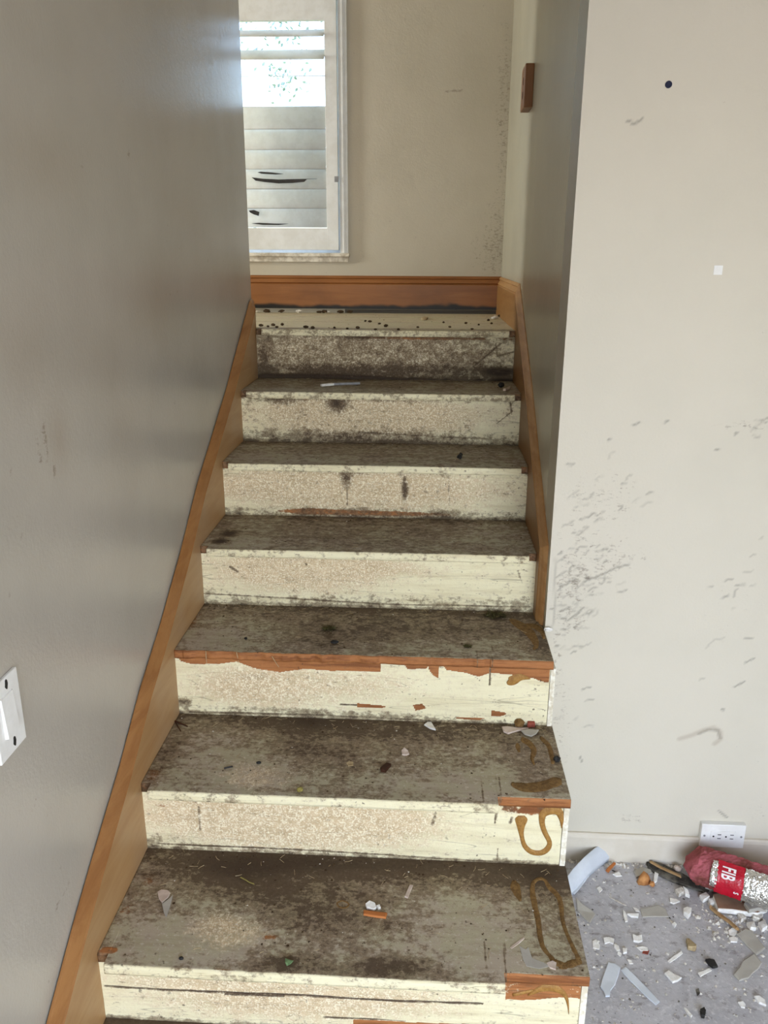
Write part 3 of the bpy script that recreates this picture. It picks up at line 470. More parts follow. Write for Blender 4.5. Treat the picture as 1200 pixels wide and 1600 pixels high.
bead('glue_trail', [(0.8213,0.1177,0.8226,0.1151),(0.8246,0.1214,0.8266,0.1169),(0.8278,0.1251,0.8307,0.1188),(0.8313,0.1288,0.835,0.1207),(0.8348,0.1329,0.8395,0.1229),(0.8389,0.1373,0.8438,0.1249),(0.8442,0.141,0.8481,0.1263),(0.8503,0.1434,0.853,0.1272),(0.857,0.1448,0.8584,0.1279),(0.864,0.1448,0.8636,0.128),(0.871,0.1434,0.8692,0.1274),(0.878,0.1406,0.8748,0.1262),(0.8844,0.1365,0.8796,0.1244),(0.8895,0.131,0.8834,0.1217),(0.8934,0.1246,0.887,0.1179),(0.8964,0.1178,0.8902,0.1133),(0.8983,0.1105,0.8928,0.108),(0.8995,0.103,0.8949,0.1016),(0.9003,0.096,0.8968,0.0951),(0.9008,0.0895,0.8982,0.089),(0.9012,0.0832,0.8992,0.0829),(0.9015,0.077,0.9003,0.0768)], 'y', YK[1]-.0008, .0022, m_glue, RI[1], 'brown hooked smear of dried glue')
bead('glue_trail', [(0.7927,0.1179,0.7939,0.1119),(0.7979,0.1199,0.7993,0.1132),(0.8032,0.122,0.8047,0.1147),(0.8089,0.1241,0.8107,0.1167),(0.8156,0.1265,0.8174,0.1198),(0.8229,0.129,0.8244,0.1234),(0.8303,0.1315,0.8315,0.1271)], 'y', YK[1]-.0008, .0018, m_glue, RI[1])
bead('glue_trail', [(0.8829,0.0107,0.8909,0.0256),(0.8776,0.014,0.8853,0.0286),(0.8721,0.0175,0.88,0.0314),(0.8672,0.0215,0.876,0.034),(0.8642,0.026,0.8741,0.0357),(0.863,0.0301,0.8726,0.0379),(0.8616,0.0343,0.8702,0.0423),(0.8583,0.0398,0.8666,0.048),(0.8541,0.0468,0.8628,0.0544),(0.8505,0.0556,0.8602,0.0615),(0.8487,0.0658,0.8592,0.0699),(0.848,0.0768,0.859,0.08),(0.8476,0.0882,0.8591,0.0912),(0.8477,0.1004,0.8594,0.103),(0.8481,0.1131,0.8599,0.1157),(0.8483,0.1255,0.8601,0.1288),(0.8479,0.1377,0.8597,0.1416),(0.8472,0.15,0.8591,0.1541),(0.8466,0.1626,0.8586,0.1664),(0.8462,0.1755,0.8584,0.1791),(0.8459,0.1885,0.8583,0.1917),(0.8463,0.2005,0.8585,0.2029),(0.8473,0.2111,0.8588,0.2123),(0.8491,0.2209,0.8593,0.2198),(0.8523,0.2301,0.8604,0.2252),(0.8575,0.2377,0.8627,0.2299),(0.8635,0.2429,0.8663,0.2341),(0.8694,0.246,0.87,0.2369),(0.8751,0.2468,0.8736,0.2377),(0.8807,0.2456,0.8773,0.2369),(0.8856,0.242,0.8802,0.2345),(0.8889,0.2357,0.8817,0.2299),(0.8912,0.2286,0.8829,0.2224),(0.8937,0.2225,0.8853,0.2137),(0.898,0.2168,0.8899,0.2061),(0.9036,0.21,0.8948,0.1994),(0.9084,0.2013,0.8983,0.1925),(0.911,0.191,0.9002,0.1847),(0.9121,0.1802,0.9012,0.1756),(0.9123,0.1685,0.9016,0.1656),(0.9112,0.1558,0.9009,0.1543),(0.9092,0.143,0.8995,0.1415),(0.9082,0.1309,0.8989,0.1281),(0.9085,0.1188,0.9,0.1151),(0.9097,0.1064,0.9018,0.1024),(0.9114,0.0943,0.9038,0.0902),(0.9135,0.0825,0.9058,0.0782),(0.916,0.0711,0.908,0.0665),(0.9185,0.0607,0.9099,0.0558),(0.9209,0.0519,0.9112,0.0464),(0.9232,0.0441,0.9123,0.0379),(0.9255,0.0364,0.9134,0.0295)], 'z', ZK[1], .0022, m_oldglue, TR[1], 'long brown loop of dried glue', 1)
bead('glue_trail', [(0.8781,0.016,0.8794,0.008),(0.881,0.019,0.8828,0.0081),(0.8841,0.0221,0.8861,0.0081),(0.8883,0.0251,0.8899,0.0086),(0.8939,0.0281,0.8951,0.0097),(0.9001,0.0308,0.9014,0.0115),(0.906,0.0333,0.9079,0.0139),(0.9114,0.0355,0.914,0.0169),(0.9171,0.0376,0.9196,0.0202),(0.9229,0.0399,0.9252,0.0235)], 'z', ZK[1], .0025, m_oldglue, TR[1], None, 1)
bead('glue_trail', [(0.8197,0.2346,0.8114,0.2318),(0.8223,0.2308,0.8093,0.2263),(0.8249,0.2274,0.8073,0.2205),(0.8268,0.2232,0.8066,0.2135),(0.828,0.2164,0.8079,0.2056),(0.8286,0.2077,0.8103,0.1977),(0.8289,0.1991,0.813,0.1906),(0.8285,0.1913,0.8156,0.1848),(0.8276,0.184,0.8185,0.1794),(0.8267,0.1767,0.8214,0.1741)], 'z', ZK[1], .002, m_oldglue, TR[1], None, 1)
bead('glue_trail', [(0.8546,0.5179,0.8491,0.5027),(0.8566,0.518,0.8502,0.5),(0.859,0.5178,0.8509,0.4976),(0.862,0.516,0.8528,0.4943),(0.8663,0.5118,0.8567,0.4897),(0.8716,0.5054,0.8613,0.4848),(0.8764,0.4971,0.8647,0.4794),(0.88,0.4873,0.867,0.4727),(0.8826,0.476,0.8687,0.4653),(0.883,0.462,0.8693,0.4596),(0.8795,0.448,0.8684,0.453),(0.875,0.4374,0.8656,0.4422),(0.8723,0.43,0.8634,0.4296),(0.8717,0.4233,0.8643,0.4188),(0.8722,0.4153,0.8664,0.4107),(0.8728,0.4068,0.8684,0.4033)], 'z', ZK[2], .002, m_oldglue, TR[2], None, 1)
bead('glue_trail', [(0.8981,0.5218,0.896,0.5137),(0.8996,0.5229,0.8967,0.5119),(0.902,0.5232,0.8964,0.5108),(0.9049,0.5204,0.8974,0.5074),(0.9092,0.5134,0.9008,0.4999),(0.9143,0.5032,0.9051,0.4904),(0.9184,0.4914,0.908,0.4809),(0.9204,0.4788,0.9089,0.4713),(0.9211,0.4662,0.9088,0.4603),(0.921,0.4536,0.9087,0.4484),(0.9202,0.4402,0.9091,0.4361),(0.9187,0.4265,0.9094,0.4234),(0.9173,0.4132,0.9098,0.4107)], 'z', ZK[2], .002, m_oldglue, TR[2], None, 1)
bead('glue_trail', [(0.813,0.3368,0.8092,0.3261),(0.817,0.3372,0.8114,0.3215),(0.8206,0.3379,0.8139,0.3166),(0.8252,0.3384,0.818,0.3119),(0.8317,0.3384,0.824,0.3073),(0.839,0.3382,0.8317,0.3029),(0.8466,0.3387,0.8412,0.3004),(0.8556,0.3402,0.852,0.3004),(0.8659,0.3423,0.8638,0.3023),(0.8757,0.3453,0.8759,0.3057),(0.8856,0.3507,0.8882,0.3113),(0.8966,0.3577,0.8995,0.3178),(0.9072,0.3628,0.9078,0.323),(0.9155,0.3632,0.9125,0.3267),(0.9207,0.3603,0.9166,0.3304),(0.9249,0.3573,0.9218,0.3342)], 'z', ZK[2], .0025, m_oldglue, TR[2], 'broad brown band of dried glue by the edge', 1)
bead('glue_trail', [(0.8434,0.4887,0.8372,0.4876),(0.8445,0.4859,0.8358,0.4843),(0.8456,0.4837,0.8343,0.4804),(0.8461,0.4802,0.8338,0.4749),(0.8456,0.4733,0.8349,0.4679),(0.8445,0.4643,0.8369,0.4603),(0.8434,0.4552,0.8389,0.4529)], 'z', ZK[2], .002, m_oldglue, TR[2], None, 1)
bead('glue_trail', [(0.8439,0.8065,0.8392,0.7923),(0.848,0.8059,0.8409,0.7843),(0.8522,0.8052,0.8425,0.7764),(0.8578,0.8015,0.846,0.7663),(0.8663,0.7935,0.8525,0.7528),(0.8765,0.782,0.8604,0.7379),(0.8857,0.7681,0.867,0.7238),(0.8927,0.7525,0.8719,0.7109),(0.8982,0.7354,0.8761,0.6983),(0.902,0.7164,0.8795,0.6861),(0.9039,0.6949,0.8824,0.6724),(0.9041,0.6727,0.8847,0.6584),(0.902,0.6514,0.886,0.6502),(0.8958,0.6338,0.8872,0.6495),(0.8895,0.6275,0.8854,0.6436),(0.8848,0.6242,0.8821,0.6347)], 'z', ZK[3], .0015, m_oldglue, TR[3], 'brown smear of old glue', 1)
bead('glue_trail', [(0.8764,0.7749,0.8747,0.7631),(0.8861,0.778,0.883,0.7573),(0.8963,0.781,0.8909,0.7517),(0.906,0.7792,0.8971,0.7455),(0.914,0.7706,0.9025,0.7386),(0.9201,0.7577,0.9075,0.7308),(0.9241,0.7416,0.9111,0.7228),(0.9248,0.7231,0.9129,0.7135),(0.9231,0.7055,0.9138,0.7002),(0.9215,0.6896,0.9147,0.6857)], 'z', ZK[3], .0012, m_oldglue, TR[3], None, 1)
# ---------------------------------------------------------------- window and shutter
WF = struct(boxes('window_1', [((-.525, 2.63, 1.455), (-.48, 2.70, 2.78)), ((.18, 2.63, 1.455), (.225, 2.70, 2.78)), ((-.48, 2.63, 1.455), (.18, 2.70, 1.50)), ((-.48, 2.63, 2.735), (.18, 2.70, 2.78)), ((-.48, 2.64, 2.545), (.18, 2.69, 2.575))], m_white))
for z0, z1 in ((1.5, 2.545), (2.575, 2.735)): link('pane', mesh('pane', *box_vf((-.48, 2.662, z0), (.18, 2.666, z1)), m_glass), WF)
def casing(x0, x1): return boxes('window_casing', [((x0, 2.570, 1.4555), (x1, 2.586, 2.86)), ((x0+.008, 2.5655, 1.4555), (x1-.010, 2.5701, 2.86)), ((x0+.014, 2.561, 1.4555), (x0+.022, 2.5656, 2.86))], m_white, WF, .0012)
casing(.2065, .2444); casing(-.5444, -.5065)
boxes('window_casing', [((-.5444, 2.566, 2.78), (.2444, 2.586, 2.86))], m_white, WF, .0015)
boxes('window_sill', [((-.55, 2.556, 1.4395), (.2502, 2.60, 1.4555))], m_sill, WF, .003)
boxes('window_apron', [((-.545, 2.571, 1.4174), (.2455, 2.586, 1.4396))], m_sill, WF, .0015)
SH = thing('plantation_shutter', 'white louvred window shutter with broken and chipped slats above the landing', 'shutter')
boxes('stile', [((.1525, 2.5575, 1.468), (.2030, 2.584, 2.86))], m_white, SH, .0012); boxes('stile', [((-.503, 2.5575, 1.468), (-.4525, 2.584, 2.86))], m_white, SH, .0012)
boxes('rail', [((-.4525, 2.5585, 1.468), (.1525, 2.583, 1.56))], m_white, SH, .0012); boxes('rail', [((-.4525, 2.5585, 2.366), (.1525, 2.583, 2.47))], m_white, SH, .0012); boxes('rail', [((-.4525, 2.5585, 2.78), (.1525, 2.583, 2.86))], m_white, SH, .0012)
h = boxes('hinge', [((.188, 2.5545, 1.748), (.2065, 2.5578, 1.771))], m_metal, SH, .0008); h['label'] = 'small grey metal hinge'
def slat(z, ang, w=.088, th=.0085):
    V, F = [], []; n = 14; a = math.radians(ang)
    for x in (-.4515, .1515):
        for i in range(n):
            t = 2*PI*i/n; u, v = w/2*math.cos(t), th/2*math.sin(t)*(1 if abs(math.cos(t)) < .9 else .8)
            V.append((x, 2.571+u*math.cos(a)-v*math.sin(a), z+u*math.sin(a)+v*math.cos(a)))
    F = [(i, (i+1) % n, n+(i+1) % n, n+i) for i in range(n)]+[tuple(range(n)), tuple(range(2*n-1, n-1, -1))]
    return link('louver', fix(mesh('louver', V, F, m_slat, smooth=True)), SH)
LV = {z: slat(z, a, w, t) for z, a, w, t in ((2.322, 30, .086, .008), (2.243, 37, .086, .008), (2.163, 10.9, .07, .0035), (2.003, 80, .094, .0085), (1.920, 77, .090, .0085), (1.842, 74, .090, .0085), (1.763, 79, .090, .0085), (1.684, 80, .090, .0085), (1.606, 82, .090, .0085), (2.52, 70, .09, .0085), (2.60, 70, .09, .0085), (2.68, 70, .09, .0085))}
def prism_y(name, poly, y0, y1, m, parent):
    n = len(poly); V = [(x, y0, z) for x, z in poly]+[(x, y1, z) for x, z in poly]
    return link(name, fix(mesh(name, V, [tuple(range(n)), tuple(range(2*n-1, n-1, -1))]+[(i, (i+1) % n, n+(i+1) % n, n+i) for i in range(n)], m)), parent)
for z, P in ((1.763, [(-0.173,1.767),(-0.1569,1.7539),(-0.118,1.7484),(-0.0566,1.7427),(0.005,1.7448),(0.0554,1.7495),(0.067,1.7597),(0.1116,1.7618),(0.0279,1.76),(-0.0559,1.7582),(-0.1257,1.7614)]), (1.763, [(-0.1467,1.7873),(-0.1326,1.7897),(-0.0825,1.7867),(-0.0353,1.7811),(-0.0689,1.7789),(-0.1302,1.782)]), (1.606, [(-0.1919,1.6315),(-0.169,1.634),(-0.1468,1.6259),(-0.1505,1.6101),(-0.17,1.6155),(-0.1866,1.6236)]), (1.606, [(-0.1834,1.5785),(-0.1492,1.5809),(-0.0782,1.5778),(-0.0187,1.5774),(-0.0643,1.5724),(-0.1353,1.5729)])):
    q = prism_y('chip_mark', P, 2.5575, 2.566, m_char, LV[z]); q['label'] = 'dark patch where the slat is chipped'
# ---------------------------------------------------------------- fittings on the walls
OT = thing('electrical_outlet', 'white wall outlet with two sockets low on the beige wall', 'outlet')
ox0, ox1, oz0, oz1 = 1.391, 1.511, -.1225, -.0475
b_ = boxes('cover_plate', [((ox0, .7205, oz0), (ox1, .7365, oz1))], m_elec, OT, .0018)
cx, cz = (ox0+ox1)/2, (oz0+oz1)/2
boxes('socket_insert', [((cx-.034, .7188, cz-.0165), (cx+.034, .7208, cz+.0165))], m_elec, OT, .0008)
def disc(name, x, z, r, y0, y1, m, parent, n=14):
    return prism_y(name, [(x+r*math.cos(2*PI*i/n), z+r*math.sin(2*PI*i/n)) for i in range(n)], y0, y1, m, parent)
for s in (-.017, .017):
    for dz in (.0062, -.0062): boxes('slot', [((cx+s+.002, .7183, cz+dz-.0011), (cx+s+.0115, .7190, cz+dz+.0011))], m_black, OT)
    disc('slot', cx+s-.009, cz, .0026, .7183, .7190, m_black, OT)
for s in (-.05, .05): disc('screw', cx+s, cz, .003, .7195, .7210, m_metal, OT)
SW = thing('light_switch', 'white paddle light switch with dirty cover plate on the left wall', 'switch')
boxes('cover_plate', [((-.0202, -.193, .7125), (-.0140, -.1152, .8375))], m_elec, SW, .0016)
me = mesh('rocker', [(-.0142, -.174, .745), (-.0142, -.138, .745), (-.0142, -.138, .812), (-.0142, -.174, .812), (-.0085, -.173, .746), (-.0085, -.139, .746), (-.0118, -.139, .811), (-.0118, -.173, .811)], box_vf((0, 0, 0), (1, 1, 1))[1], m_elec); link('rocker', fix(me), SW)
for y, z in ((-.150, .826), (-.150, .728)):
    n = 9; V = [(-.0136+s, y+.0042*math.cos(2*PI*i/n)*(1+.35*math.sin(3*i)), z+.0085*math.sin(2*PI*i/n)) for s in (-.001, 0) for i in range(n)]
    q = link('screw_hole', fix(mesh('screw_hole', V, [tuple(range(n)), tuple(range(2*n-1, n-1, -1))]+[(i, (i+1) % n, n+(i+1) % n, n+i) for i in range(n)], m_black)), SW); q['label'] = 'black smudged screw hole'
WP = thing('wooden_wall_block', 'brown wooden block fixed to the stairwell wall above the landing', 'wall fitting')
boxes('block', [((.8985, 1.70, 1.902), (.9268, 1.806, 2.030))], m_plate, WP, .003)
for z in (1.945, 1.987):
    n = 14; V = [(x, 1.753+.012*math.cos(2*PI*i/n), z+.012*math.sin(2*PI*i/n)) for x in (.8980, .9) for i in range(n)]
    link('round_hole', fix(mesh('round_hole', V, [tuple(range(n)), tuple(range(2*n-1, n-1, -1))]+[(i, (i+1) % n, n+(i+1) % n, n+i) for i in range(n)], m_darkwood)), WP)
o = disc('wall_hole_disc', 1.1049, 1.792, .0072, .7340, .7366, m_navy, None, 18); tag(o, 'small dark blue disc in place of a hole high on the beige wall', 'hole')  # flat dark disc drawn in place of a hole in the wall
o = boxes('white_sticker', [((1.2455, .7350, 1.4065), (1.2645, .7364, 1.4265))], m_elec); tag(o, 'small white square sticker on the beige wall', 'sticker')
# ---------------------------------------------------------------- loose things: helper
def chip(name, label, cat, poly, z, th, m, tilt=0, jag=0, group=None, lift=0):
    """an irregular flake lying at height z: outline poly in plan, thickness th, chamfered top"""
    n = len(poly); cx = sum(p[0] for p in poly)/n; cy = sum(p[1] for p in poly)/n
    V = []
    ph = random.random()*6.3
    for s, hh in ((1, 0), (1, .75), (.93, 1)):
        for (x, y) in poly:
            dz = tilt*((x-cx)*math.cos(ph)+(y-cy)*math.sin(ph))+(jag*(random.random()-.3) if hh else 0)
            V.append((cx+(x-cx)*s-cx, cy+(y-cy)*s-cy, max(dz, 0)*(1 if hh else .7)+lift+hh*th))
    V.append((0, 0, lift+th*1.02+jag*.4)); k = 3*n
    F = [tuple(range(n-1, -1, -1))]
    for r in range(2): F += [(r*n+i, r*n+(i+1) % n, (r+1)*n+(i+1) % n, (r+1)*n+i) for i in range(n)]
    F += [(2*n+i, 2*n+(i+1) % n, k) for i in range(n)]
    o = link(name, fix(mesh(name, V, F, m))); o.location = (cx, cy, z+.0003); return tag(o, label, cat, group)
def stick(name, label, cat, p0, p1, r, m, n=6, taper=.8, flat=1, group=None):
    a, b = Vector(p0), Vector(p1); d = (b-a).normalized(); q = d.to_track_quat('Z', 'Y').to_matrix(); V = []
    for t in (0, .05, .35, .65, .95, 1):
        rr = r*(1-(1-taper)*t)*(.55 if t in (0, 1) else 1); j = Vector((random.uniform(-1, 1), random.uniform(-1, 1), 0))*r*.35
        for i in range(n):
            an = 2*PI*i/n; V.append(a+(b-a)*t+q @ Vector((math.cos(an)*rr+j.x, math.sin(an)*rr*flat+j.y, 0))-a)
    F = [(k*n+i, k*n+(i+1) % n, (k+1)*n+(i+1) % n, (k+1)*n+i) for k in range(5) for i in range(n)]+[tuple(range(n)), tuple(range(6*n-1, 5*n-1, -1))]
    o = link(name, fix(mesh(name, V, F, m))); o.location = a; return tag(o, label, cat, group) if label else o
def lump(name, label, cat, c, r, m, seg=2, jag=.35, group=None, sq=(1, 1, .8)):
    bm = bmesh.new(); bmesh.ops.create_icosphere(bm, subdivisions=seg, radius=1)
    for v in bm.verts:
        k = 1+jag*(random.random()-.5); v.co = Vector((v.co.x*k*r*sq[0], v.co.y*k*r*sq[1], v.co.z*k*r*sq[2]))
    zmin = min(v.co.z for v in bm.verts)
    for v in bm.verts: v.co.z -= zmin
    me = bpy.data.meshes.new(name); bm.to_mesh(me); bm.free(); me.materials.append(m)
    o = link(name, me); o.location = c; return tag(o, label, cat, group) if label else o
FZ = -.19
# ---------------------------------------------------------------- floor debris
def strip():
    bot = [([(1.0116,0.581)])[0], ([(1.0319,0.6003)])[0], ([(1.0815,0.6645)])[0], ([(1.1232,0.7062)])[0], ([(1.1622,0.7387)])[0]]
    top = [([(1.0039,0.6014)])[0], ([(1.0302,0.6376)])[0], ([(1.0643,0.6754)])[0], ([(1.1041,0.7181)])[0], ([(1.1515,0.7573)])[0]]
    zt = [-.150, -.145, -.14, -.14, -.14]; n = len(bot); V, F = [], []
    def lerp(L, t):
        t = min(max(t, 0), n-1.0001); i = int(t); f = t-i; return tuple(L[i][j]*(1-f)+L[i+1][j]*f for j in range(len(L[0])))
    K = 16
    for s in (0, .0022):
        for i in range(K+1):
            t = i*(n-1)/K; b = lerp(bot, t); q = lerp([a+(z,) for a, z in zip(top, zt)], t)
            for w in (0, .35, .7, 1):
                bow = .006*math.sin(w*PI)
                V.append((b[0]+(q[0]-b[0])*w+s*.3+bow, b[1]+(q[1]-b[1])*w-s-bow, FZ+.0005+(q[2]-FZ)*w))
    r = 4; m = (K+1)*r
    for s in (0, m):
        for i in range(K):
            for j in range(3): F.append((s+i*r+j, s+(i+1)*r+j, s+(i+1)*r+j+1, s+i*r+j+1))
    for i in range(K):
        for j in (0, 3): F.append((i*r+j, (i+1)*r+j, m+(i+1)*r+j, m+i*r+j))
    for i in (0, K):
        for j in range(3): F.append((i*r+j, i*r+j+1, m+i*r+j+1, m+i*r+j))
    o = link('plastic_strip', fix(mesh('plastic_strip', V, F, m_blue, smooth=True))); return tag(o, 'wide pale curved plastic strip leaning between stairs and baseboard', 'plastic strip')
strip()
chip('plastic_offcut', 'pale folded plastic offcut against the curved strip beside the stairs', 'plastic offcut', [(1.0225,0.5953),(1.0455,0.6291),(1.071,0.6738),(1.0771,0.6692),(1.0792,0.6523),(1.049,0.6105),(1.0294,0.5864)], FZ, .002, m_blue, .12, 0, None, .006)
chip('curved_shard', 'grey curved shard poking out beside the second step', 'shard', [(1.0322,0.5729),(1.0425,0.5554),(1.0651,0.5344),(1.073,0.524),(1.0543,0.4953),(1.0411,0.5117),(1.0292,0.5371)], FZ, .003, m_grey, .3)
chip('white_shard', 'broad white pointed shard on the floor near the bottom step', 'shard', [(1.0757,0.3749),(1.0919,0.3719),(1.1017,0.3612),(1.0917,0.3369),(1.0785,0.3112),(1.0642,0.293),(1.0593,0.2773),(1.0486,0.2751),(1.0474,0.2905),(1.0425,0.3025),(1.0492,0.3205)], FZ, .003, m_blue, .05)
chip('white_strip', 'long narrow white strip on the floor near the bottom step', 'strip', [(1.1015,0.3538),(1.1144,0.3637),(1.128,0.3441),(1.145,0.3162),(1.1595,0.2924),(1.1711,0.2708),(1.1601,0.2618),(1.1449,0.2814),(1.1303,0.3049),(1.1149,0.3272)], FZ, .003, m_blue)
chip('grey_shard', 'grey rectangular shard at the right edge of the floor debris', 'shard', [(1.4173,0.4793),(1.4444,0.4971),(1.4591,0.4936),(1.4657,0.4694),(1.4731,0.4399),(1.4427,0.4171),(1.4294,0.4477)], FZ, .004, m_grey, .06)
chip('grey_shard', 'broad grey slanted shard, nearest of the two at the right edge', 'shard', [(1.4395,0.4208),(1.4478,0.3945),(1.4335,0.377),(1.4125,0.3613),(1.4,0.348),(1.374,0.3378),(1.3663,0.3536),(1.3896,0.3768),(1.4027,0.3961)], FZ, .004, m_grey, .05)
chip('grey_shard', 'flat grey shard in the middle of the concrete floor', 'shard', [(1.1946,0.5515),(1.2226,0.5573),(1.2452,0.5672),(1.2616,0.5547),(1.2626,0.5286),(1.2278,0.527),(1.1941,0.5232)], FZ, .003, m_grey)
chip('plaster_chunk', 'white plaster chunk alone in the middle of the concrete floor', 'plaster chunk', [(1.3049,0.5501),(1.3162,0.5551),(1.3266,0.5512),(1.3202,0.5356),(1.3102,0.5244),(1.3026,0.537)], FZ, .012, m_plaster, 0, .004)
W_ = [('white angular chip nearest the stairs, left of a row', [(1.0496,0.4376),(1.06,0.4421),(1.0659,0.4245),(1.0619,0.4125),(1.0469,0.4157)]),
      ('white notched chip beside the leftmost angular chip', [(1.0784,0.447),(1.0937,0.4518),(1.1052,0.4463),(1.1001,0.4301),(1.0918,0.4356),(1.0778,0.429)]),
      ('white flat chip with a dark corner in mid floor', [(1.1534,0.4627),(1.1632,0.4571),(1.1766,0.4598),(1.1741,0.4435),(1.1635,0.439),(1.1517,0.4425)]),
      ('narrow white chip below the one with the dark corner', [(1.1553,0.4248),(1.17,0.4275),(1.1817,0.4241),(1.1807,0.4143),(1.1634,0.4135)]),
      ('small square white chip near the curved plastic strip', [(1.0948,0.6173),(1.1049,0.6248),(1.1094,0.6133),(1.0984,0.6012)]),
      ('bluish white four-sided flake lying right of the narrow strip', [(1.2026,0.3476),(1.2143,0.3573),(1.2249,0.3469),(1.2404,0.3386),(1.2287,0.3291),(1.2151,0.3231)]),
      ('slim white splinter of plaster above the four-sided flake', [(1.2213,0.3875),(1.2413,0.4037),(1.2619,0.4162),(1.2633,0.4105),(1.2416,0.3941),(1.2243,0.382)]),
      ('upright bar of a white T-shaped scrap on the floor', [(1.1479,0.5427),(1.153,0.5364),(1.1544,0.5213),(1.1525,0.5063),(1.1455,0.5039),(1.1445,0.5209)]),
      ('white crossbar scrap beside the upright white scrap', [(1.1565,0.5301),(1.1731,0.5308),(1.1858,0.5293),(1.182,0.5205),(1.1644,0.5218)]),
      ('white scrap under the black flake on the floor', [(1.2829,0.3551),(1.299,0.3632),(1.3174,0.3733),(1.3195,0.366),(1.2991,0.3541),(1.2855,0.3443)]),
      ('white half-round chip in the lower right of the floor', [(1.35,0.2793),(1.3623,0.2816),(1.365,0.2733),(1.3604,0.2648),(1.353,0.2678)]),
      ('cream pointed chip at the right frame edge, low down', [(1.3925,0.2967),(1.4043,0.2972),(1.4135,0.2875),(1.4111,0.2739),(1.3977,0.2799)]),
      ('white chunk at the left end of the grey rectangular shard', [(1.4007,0.4909),(1.4134,0.4997),(1.4257,0.4982),(1.4204,0.4836),(1.4087,0.4728),(1.3996,0.4785)]),
      ('white lump in front of the grey rectangular shard', [(1.3936,0.466),(1.4071,0.4727),(1.4161,0.4671),(1.4101,0.4547),(1.3941,0.454)]),
      ('thin pale sliver low on the floor near the bottom frame edge', [(1.2218,0.2565),(1.2256,0.255),(1.234,0.2357),(1.2296,0.2307),(1.225,0.2434)]),
      ('small white chip beside the flat grey shard, toward the stairs', [(1.1761,0.5573),(1.1879,0.5512),(1.1908,0.5426),(1.1807,0.5421)]),
      ('dull white flake behind the lone plaster chunk', [(1.2826,0.5938),(1.2983,0.5899),(1.3058,0.5813),(1.2869,0.5736),(1.2798,0.5778)]),
      ('white twin-lobed crumb left of the lone plaster chunk', [(1.2635,0.5031),(1.2712,0.5077),(1.2743,0.5015),(1.2669,0.4928)]),
      ('pale chip between the white row and the white pointed shard', [(1.1067,0.4108),(1.1139,0.4015),(1.1091,0.3935),(1.103,0.4009)]),
      ('small white chip right of the row near the stairs', [(1.1016,0.4302),(1.1114,0.4247),(1.1115,0.411),(1.1032,0.4087),(1.0995,0.4202)]),
      ('grey-white chip at the end of the row of white chips', [(1.1191,0.4172),(1.1302,0.4177),(1.1274,0.4059),(1.1171,0.4016)]),
      ('pale crescent chip in front of the white row', [(1.1229,0.3866),(1.1328,0.3833),(1.1352,0.374),(1.1259,0.3735)]),
      ('white flake by the curved strip, nearest the wall', [(1.1497,0.6726),(1.1678,0.6833),(1.1733,0.6688),(1.1569,0.6656)]),
      ('folded white paper scrap left of the dark board', [(1.2665,0.6855),(1.2751,0.6785),(1.265,0.6537),(1.252,0.6436),(1.2602,0.668)])]
for i, (lb, P) in enumerate(W_): chip('plaster_chip', lb, 'plaster chip', P, FZ, .0022+.0016*(i % 3), m_plaster, .10, .0012, 'plaster chips on the concrete floor')
chip('black_flake', 'black flake lying on a white scrap on the floor', 'flake', [(1.3106,0.3898),(1.3206,0.3922),(1.3323,0.3909),(1.3352,0.3723),(1.3217,0.368),(1.314,0.3769)], FZ, .006, m_black, .1, .003, None, .004)
chip('black_flake', 'small black lump at the bottom edge of the floor', 'flake', [(1.256,0.2515),(1.2658,0.2553),(1.2674,0.2471),(1.2602,0.2337),(1.2536,0.235)], FZ, .009, m_black, .1, .004)
chip('dark_sliver', 'dark grey sliver stain-like flake low on the floor', 'sliver', [(1.2642,0.3096),(1.2727,0.3135),(1.2712,0.2995),(1.2631,0.2922)], FZ, .0015, m_tack)
chip('tan_chip', 'tan folded chip standing in mid floor', 'chip', [(1.2832,0.4507),(1.2895,0.451),(1.2999,0.4239),(1.2949,0.4178),(1.28,0.4249)], FZ, .012, m_straw, .3, .004)
chip('red_scrap', 'small orange-red scrap under a narrow white chip', 'scrap', [(1.1707,0.4177),(1.1844,0.4164),(1.1782,0.4045),(1.1651,0.4077)], FZ, .002, m_redbr)
# ochre cone chunk and the flake behind it
V = [(0, 0, .034)]; P = [(1.2091,0.6511),(1.2113,0.6393),(1.2264,0.6376),(1.2392,0.6406),(1.2493,0.653),(1.2467,0.6698),(1.2327,0.6765),(1.2179,0.666)]
cx = sum(p[0] for p in P)/len(P); cy = sum(p[1] for p in P)/len(P)
V = [(x-cx, y-cy, 0) for x, y in P]+[((x-cx)*.72, (y-cy)*.72, .013+.003*random.random()) for x, y in P]+[(-.002, .003, .032)]; n = len(P)
o = link('foam_chunk', fix(mesh('foam_chunk', V, [tuple(range(n))]+[(i, (i+1) % n, n+(i+1) % n, n+i) for i in range(n)]+[(n+i, n+(i+1) % n, 2*n) for i in range(n)], m_orange, smooth=True))); o.location = (cx, cy, FZ)
tag(o, 'ochre cone-shaped chunk on the floor near the wall', 'chunk')
lump('foam_crumb', 'small ochre crumb at the foot of the cone-shaped chunk', 'crumb', (*([(1.2472,0.6386)])[0], FZ), .008, m_orange)
chip('grey_flake', 'pale grey flake behind the ochre cone-shaped chunk', 'flake', [(1.2092,0.6877),(1.2367,0.7065),(1.2592,0.6975),(1.2588,0.6826),(1.235,0.6717),(1.2126,0.6658)], FZ, .004, m_grey, .1)
o = stick('wood_splinter', 'orange wood splinter near the curved plastic strip', 'splinter', (*([(1.1335,0.6792)])[0], FZ+.006), (*([(1.1627,0.7081)])[0], FZ+.012), .006, m_chipwood, 5, .7, .6)
